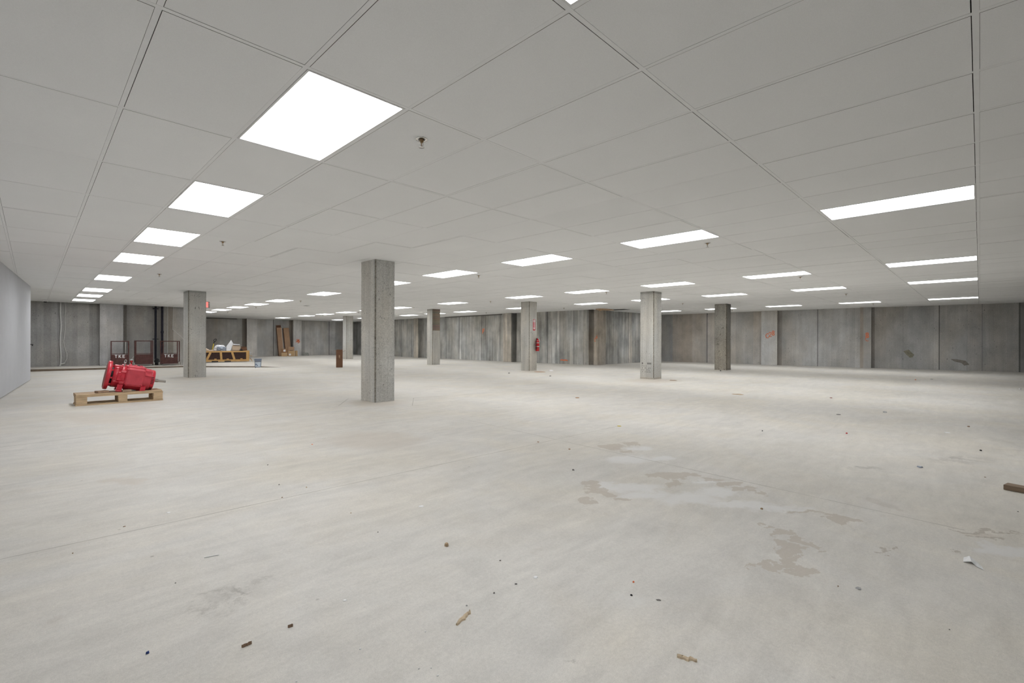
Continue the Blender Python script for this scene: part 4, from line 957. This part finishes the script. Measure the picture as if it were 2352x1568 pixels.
# ------------------------------------------------------------------ plank at the right edge
a_, b_ = at(2304.5, 1124), at(2392, 1141)
L_ = 1.2; ang = math.atan2(b_[1] - a_[1], b_[0] - a_[0])
m = MB(); m.cbox((L_ / 2, .045, .019), (L_, .09, .037), .002)
tag(m.build('wood_plank', M_PLANK, loc=(a_[0], a_[1], fz(*a_)), rotz=ang), 'brown wooden plank lying on the floor at the right edge', 'plank')

# ------------------------------------------------------------------ litter on the floor
def pxm(x, y): u, v = at(x, y); return depth(u, v) / F_PX
def chip(x, y, wpx, hpx, mat, name, label, cat, seed, thick=.003, rot=None, curl=0.0):
    """an irregular flake: wpx wide in the photo; hpx is its seen length along the floor"""
    u, v = at(x, y); k = pxm(x, y); rr = random.Random(seed); D = depth(u, v)
    w_ = wpx * k * obl(x) * (.88 if wpx > 11 else .72); d_ = hpx * k * D / CAM_Z * (.8 if wpx > 11 else .6); thick *= .7                         # foreshortening of the floor
    d_ = min(d_, w_ * 3); n = 11; poly = []
    for i in range(n):
        a = 2 * math.pi * i / n; q = rr.uniform(.68, 1.05); poly.append((w_ / 2 * q * math.cos(a), d_ / 2 * q * math.sin(a)))
    m = MB(); vs = [(px_, py_, thick * .15 + curl * (px_ / (w_ / 2)) ** 2) for px_, py_ in poly] + [(px_ * .8, py_ * .8, thick + curl * (px_ / (w_ / 2)) ** 2 * .7 + rr.uniform(0, thick * .5)) for px_, py_ in poly] + [(0, 0, thick * 1.25)]
    fs = [tuple(reversed(range(n)))] + [(i, (i + 1) % n, n + (i + 1) % n, n + i) for i in range(n)] + [(n + i, n + (i + 1) % n, 2 * n) for i in range(n)]
    m.add(vs, fs)
    ray = math.atan2(v, u) - R(90) if rot is None else math.atan2(v, u) - R(90) + rot
    return tag(m.build(name, mat, loc=(u, v, fz(u, v)), rotz=ray), label, cat)
def stick(x0, y0, x1, y1, r_, mat, name, label, cat, flat=False):
    a, b = at(x0, y0), at(x1, y1); L_ = math.hypot(b[0] - a[0], b[1] - a[1]); ang = math.atan2(b[1] - a[1], b[0] - a[0])
    m = MB()
    if flat: m.cbox((L_ / 2, 0, r_), (L_, r_ * 5, r_ * 2), r_ * .3)
    else: m.tube((0, 0, r_), (L_, 0, r_), r_, 10)
    return tag(m.build(name, mat, loc=(a[0], a[1], fz(*a)), rotz=ang), label, cat)
def pebble(x, y, wpx, mat, name, label, cat, seed, hk=.6):
    k = pxm(x, y); u, v = at(x, y); w_ = wpx * k * obl(x) * .88; m = lump(w_, w_ * .85, w_ * hk, seed, 12, 6, .1)
    return tag(m.build(name, mat, loc=(u, v, fz(u, v)), rotz=seed), label, cat)
# folded white paper, lower right
u, v = at(2236, 1296); k = pxm(2236, 1296); m = MB(); w_ = 34 * k
m.add([(-w_ * .5, 0, .002), (-w_ * .1, -.01, .014), (w_ * .15, -.03, .004), (w_ * .5, -.05, .002), (-w_ * .5, .055, .004), (-w_ * .2, .05, .02), (w_ * .1, .02, .012), (w_ * .4, -.01, .003)],
      [(0, 1, 5, 4), (1, 2, 6, 5), (2, 3, 7, 6)])
m.add([(-w_ * .5, 0, .0), (-w_ * .1, -.01, .012), (w_ * .15, -.03, .002), (w_ * .5, -.05, .0), (-w_ * .5, .055, .002), (-w_ * .2, .05, .018), (w_ * .1, .02, .010), (w_ * .4, -.01, .001)],
      [(4, 5, 1, 0), (5, 6, 2, 1), (6, 7, 3, 2)])
tag(m.build('folded_paper', M_PAPER, loc=(u, v, fz(u, v) + .001), rotz=math.atan2(v, u) - R(90)), 'folded white paper scrap on the floor at the lower right', 'paper')
stick(469, 1281, 503, 1274.5, .0022, M_PAPER, 'metal_rod', 'short pale metal rod lying on the floor, lower left', 'rod')
pebble(1025.5, 1253, 13, M_STONE, 'stone', 'tan stone on the floor just left of bottom centre', 'stone', 1)
def strip(x0, y0, x1, y1, wd, mat, name, label, cat, seed):
    a, b = at(x0, y0), at(x1, y1); L_ = math.hypot(b[0] - a[0], b[1] - a[1]); ang = math.atan2(b[1] - a[1], b[0] - a[0]); rr = random.Random(seed)
    n = 9; m = MB(); vs = []
    for i in range(n + 1):
        s_ = i / n; h_ = wd * (math.sin(math.pi * min(max(s_, .06), .94)) ** .5) * rr.uniform(.75, 1.15); o_ = rr.uniform(-.2, .2) * wd
        for c_, z_ in ((-1, .0), (-.7, .006), (0, .009 + rr.uniform(0, .003)), (.7, .006), (1, 0)): vs.append((s_ * L_, o_ + c_ * h_ / 2, z_))
    fs = [(i * 5 + j, (i + 1) * 5 + j, (i + 1) * 5 + j + 1, i * 5 + j + 1) for i in range(n) for j in range(4)] + [(i * 5 + 4, (i + 1) * 5 + 4, (i + 1) * 5, i * 5) for i in range(n)] + [(4, 3, 2, 1, 0)[::1], (n * 5, n * 5 + 1, n * 5 + 2, n * 5 + 3, n * 5 + 4)]
    m.add(vs, fs); return tag(m.build(name, mat, loc=(a[0], a[1], fz(*a)), rotz=ang), label, cat)
strip(1049, 1436, 1080, 1405, .022, M_TAN, 'foam_strip', 'tan dried foam strip lying diagonally on the floor near bottom centre', 'foam strip', 3)
strip(1555, 1509, 1601, 1518, .018, M_TAN, 'foam_strip', 'pale tan foam strip on the floor at the bottom right of centre', 'foam strip', 5)
strip(555, 1487, 578, 1478, .007, M_BROWN, 'bark_sliver', 'brown bark sliver on the floor at the lower left', 'bark', 8)
strip(661, 1441, 673, 1438, .006, M_BROWN, 'dry_leaf', 'small brown leaf right of the dark floor smudge', 'leaf', 9)
LIT = [  # x, y, width px, seen height px, material, name, label, category, thickness
    (1230.5, 1326, 15, 8, M_PAPER, 'paper_scrap', 'small white triangular paper scrap on the floor near bottom centre', 'paper', .004),
    (792, 1379, 13, 6, M_PAPER, 'paper_scrap', 'white paper sliver left of the diagonal foam strip', 'paper', .003),
    (339, 1500.5, 12, 5, M_BLUE, 'bottle_top', 'tiny dark blue plastic cap on the lower left floor', 'cap', .008),
    (827, 1490.5, 8, 6, M_PAPER, 'paper_scrap', 'tiny white crumb below the diagonal foam strip, to its left', 'paper', .004),
    (962, 1536, 7, 3, M_PAPER, 'paper_scrap', 'tiny white crumb at the bottom edge, left of the pair', 'paper', .003),
    (990, 1534, 5, 5, M_PAPER, 'paper_scrap', 'tiny white crumb near the bottom edge beside two others', 'paper', .003),
    (1005, 1552, 8, 4, M_PAPER, 'paper_scrap', 'white crumb nearest the bottom edge below the foam strip', 'paper', .003),
    (681, 1565, 8, 4, M_PAPER, 'paper_scrap', 'white crumb cut by the bottom edge, left of centre', 'paper', .003),
    (967, 1163, 18, 5, M_PAPER, 'paper_curl', 'white curled shaving on the floor left of centre', 'paper', .004),
    (286, 1209, 11, 3, M_BROWN, 'wood_splinter', 'brown splinter beside the long saw-cut joint at left', 'splinter', .003),
    (167, 1270.5, 6, 5, M_BROWN, 'dry_leaf', 'tiny brown curl on the floor near the left edge', 'leaf', .003),
    (717, 1020.5, 6, 3, M_ORANGE, 'clay_crumb', 'small orange crumb on the floor below the nearest column', 'crumb', .004),
    (387, 1177, 12, 4, M_PAPER, 'plaster_flake', 'white plaster flake on the left part of the floor', 'flake', .003),
    (1149, 1287.5, 7, 3, M_GREYD, 'dark_crumb', 'dark crumb right of the tan stone', 'crumb', .004),
    (1135, 1362, 7, 4, M_GREYD, 'dark_crumb', 'dark crumb above the diagonal foam strip', 'crumb', .004),
    (1072, 1391, 6, 4, M_GREYM, 'plaster_flake', 'grey crumb just above the diagonal foam strip', 'flake', .004),
    (1185, 1341.5, 9, 4, M_GREYD, 'dark_crumb', 'dark crumb just left of the white triangular scrap', 'crumb', .004),
    (977, 1451, 5, 4, M_PAPER, 'paper_scrap', 'tiny white crumb left of the lower end of the foam strip', 'paper', .003),
    (1455, 1337, 7, 5, M_ORANGE, 'orange_plug', 'small bright orange plug on the lower floor', 'plug', .006),
    (1450, 1367.5, 9, 5, M_DARK, 'black_scrap', 'small black scrap below the orange plug', 'scrap', .006),
    (1513, 1378, 16, 6, M_GREYD, 'soot_crumbs', 'scatter of dark crumbs right of the black scrap', 'crumbs', .002),
    (1972, 1352, 18, 8, M_GREYM, 'grey_fluff', 'grey fluff tuft on the floor left of the folded paper', 'fluff', .006),
    (1925, 1346.5, 5, 4, M_BROWN, 'brown_crumb', 'brown crumb left of the grey fluff tuft', 'crumb', .004),
    (2181, 1446, 7, 3, M_GREYD, 'dark_crumb', 'dark crumb on the lower right floor below the folded paper', 'crumb', .003),
    (2112.5, 1073, 18, 5, M_BAG, 'cloth_scrap', 'blue-grey scrap on the floor toward the right', 'scrap', .012),
    (1944.5, 995.5, 7, 3.5, M_REDP, 'red_cap', 'small red cap on the floor right of centre', 'cap', .012),
    (1422, 978.5, 13, 2.2, M_YELLOW, 'yellow_wrapper', 'small yellow wrapper at the end of the saw-cut joint', 'wrapper', .006),
    (2225, 980, 10, 3, M_BROWN, 'brown_scrap', 'brown scrap near the right edge above the blue-grey scrap', 'scrap', .012),
    (2252.5, 1035, 9, 3, M_DARK, 'black_scrap', 'small black scrap toward the right edge', 'scrap', .012),
    (2176, 993.5, 20, 3, M_PAPER, 'paper_strip', 'white paper strip lying right of the red cap', 'paper', .006),
    (2032, 946.5, 15, 4, M_GREYM, 'grey_clip', 'grey plastic scrap above the red cap', 'scrap', .012),
    (1926, 952, 14, 3, M_GREYD, 'dark_strip', 'dark thin strip on the floor right of centre', 'strip', .006),
    (1696, 905.5, 36, 3, M_STONE, 'cardboard_scrap', 'flat brown scrap on the floor right of the pale column', 'cardboard', .006),
    (1326, 913.5, 13, 2.5, M_CARD, 'cardboard_scrap', 'small brown scrap in front of the extinguisher column, to its right', 'cardboard', .01),
    (1909, 914, 10, 2.2, M_REDDISC, 'reddish_scrap', 'small reddish scrap below the right wall pilasters', 'scrap', .012),
    (2102.5, 872.5, 6, 3, M_ORANGE, 'orange_marker', 'bright orange marker on the floor near the right wall', 'marker', .02),
    (2140, 871, 11, 2, M_GREYM, 'grey_strip', 'grey strip just right of the bright orange marker', 'strip', .015),
    (2343, 893.5, 10, 3, M_PAPER, 'paper_scrap', 'white scrap at the right edge below the wall', 'paper', .02),
    (1316.5, 1079.5, 9, 3, M_GREYD, 'dark_scrap', 'dark scrap left of the puddle stains', 'scrap', .008),
    (1308, 1031.5, 8, 3, M_CARD, 'brown_scrap', 'brown scrap between the saw-cut joint and the first stain', 'scrap', .006),
    (1236, 1015, 7, 2.5, M_CARD, 'brown_scrap', 'tiny brown scrap above the saw-cut joint left of the stains', 'scrap', .006),
    (1751, 989.5, 5, 3, M_DARK, 'black_scrap', 'tiny black scrap between the stains and the red cap', 'scrap', .008),
    (1240, 854, 34, 2.2, M_CARD, 'cardboard_strip', 'reddish-brown strip at the foot of the extinguisher column', 'cardboard', .012),
    (1265, 851.5, 14, 2.6, M_PAPER, 'paper_strip', 'white strip right of the extinguisher column foot', 'paper', .03),
    (1546, 873.5, 26, 2.0, M_BROWN, 'brown_strip', 'dark strip at the right foot of the pale column', 'strip', .008),
    (1169, 857, 6, 3, M_GREYD, 'dark_scrap', 'dark scrap left of the extinguisher column foot', 'scrap', .02),
    (1655, 851.5, 6, 2.5, M_DARK, 'black_scrap', 'dark scrap at the left foot of the dark mottled column', 'scrap', .02),
    (867, 858, 5, 3, M_GREYD, 'dark_crumb', 'dark crumb hidden at the left side of the nearest column', 'crumb', .01),
    (1264, 863.5, 7, 2.5, M_GREYD, 'dark_scrap', 'dark scrap below the white strip by the extinguisher column', 'scrap', .015),
    (2263, 1096, 9, 2, M_BROWN, 'wood_splinter', 'thin dark splinter left of the brown plank', 'splinter', .004),
    (2338, 1175, 6, 2.5, M_GREYD, 'dark_crumb', 'dark crumb below the brown plank', 'crumb', .004),
    (615, 1067.5, 5, 3, M_GREYD, 'dark_crumb', 'dark crumb on the floor left of the long joint', 'crumb', .004),
    (641, 1113, 5, 3, M_GREYD, 'dark_crumb', 'dark crumb right above the long joint', 'crumb', .004),
    (704, 1119, 5, 3, M_STONE, 'brown_crumb', 'brown crumb above the long joint, right of the dark one', 'crumb', .004),
    (648, 1142.5, 6, 3, M_BROWN, 'brown_crumb', 'brown crumb lying on the long saw-cut joint', 'crumb', .004),
    (868, 1222, 5, 3, M_GREYD, 'dark_crumb', 'dark crumb between the white shaving and the metal rod', 'crumb', .003),
    (806, 1178, 5, 3, M_STONE, 'brown_crumb', 'brown crumb left of the white shaving', 'crumb', .003),
    (403, 1339, 6, 3, M_GREYD, 'dark_crumb', 'dark crumb below left of the metal rod', 'crumb', .003),
]
for s_, (x, y, w_, h_, mat, nm, lab, cat, th) in enumerate(LIT):
    if (x, y) == (867, 858): continue
    chip(x, y, w_, h_, mat, nm, lab, cat, 100 + s_, th)
pebble(1749.5, 1169, 7, M_STONE, 'stone', 'small tan stone on the pale powder stain', 'stone', 2)
pebble(587, 844.5, 3, M_GREYD, 'stone', 'tiny dark stone left of the bucket base', 'stone', 4)
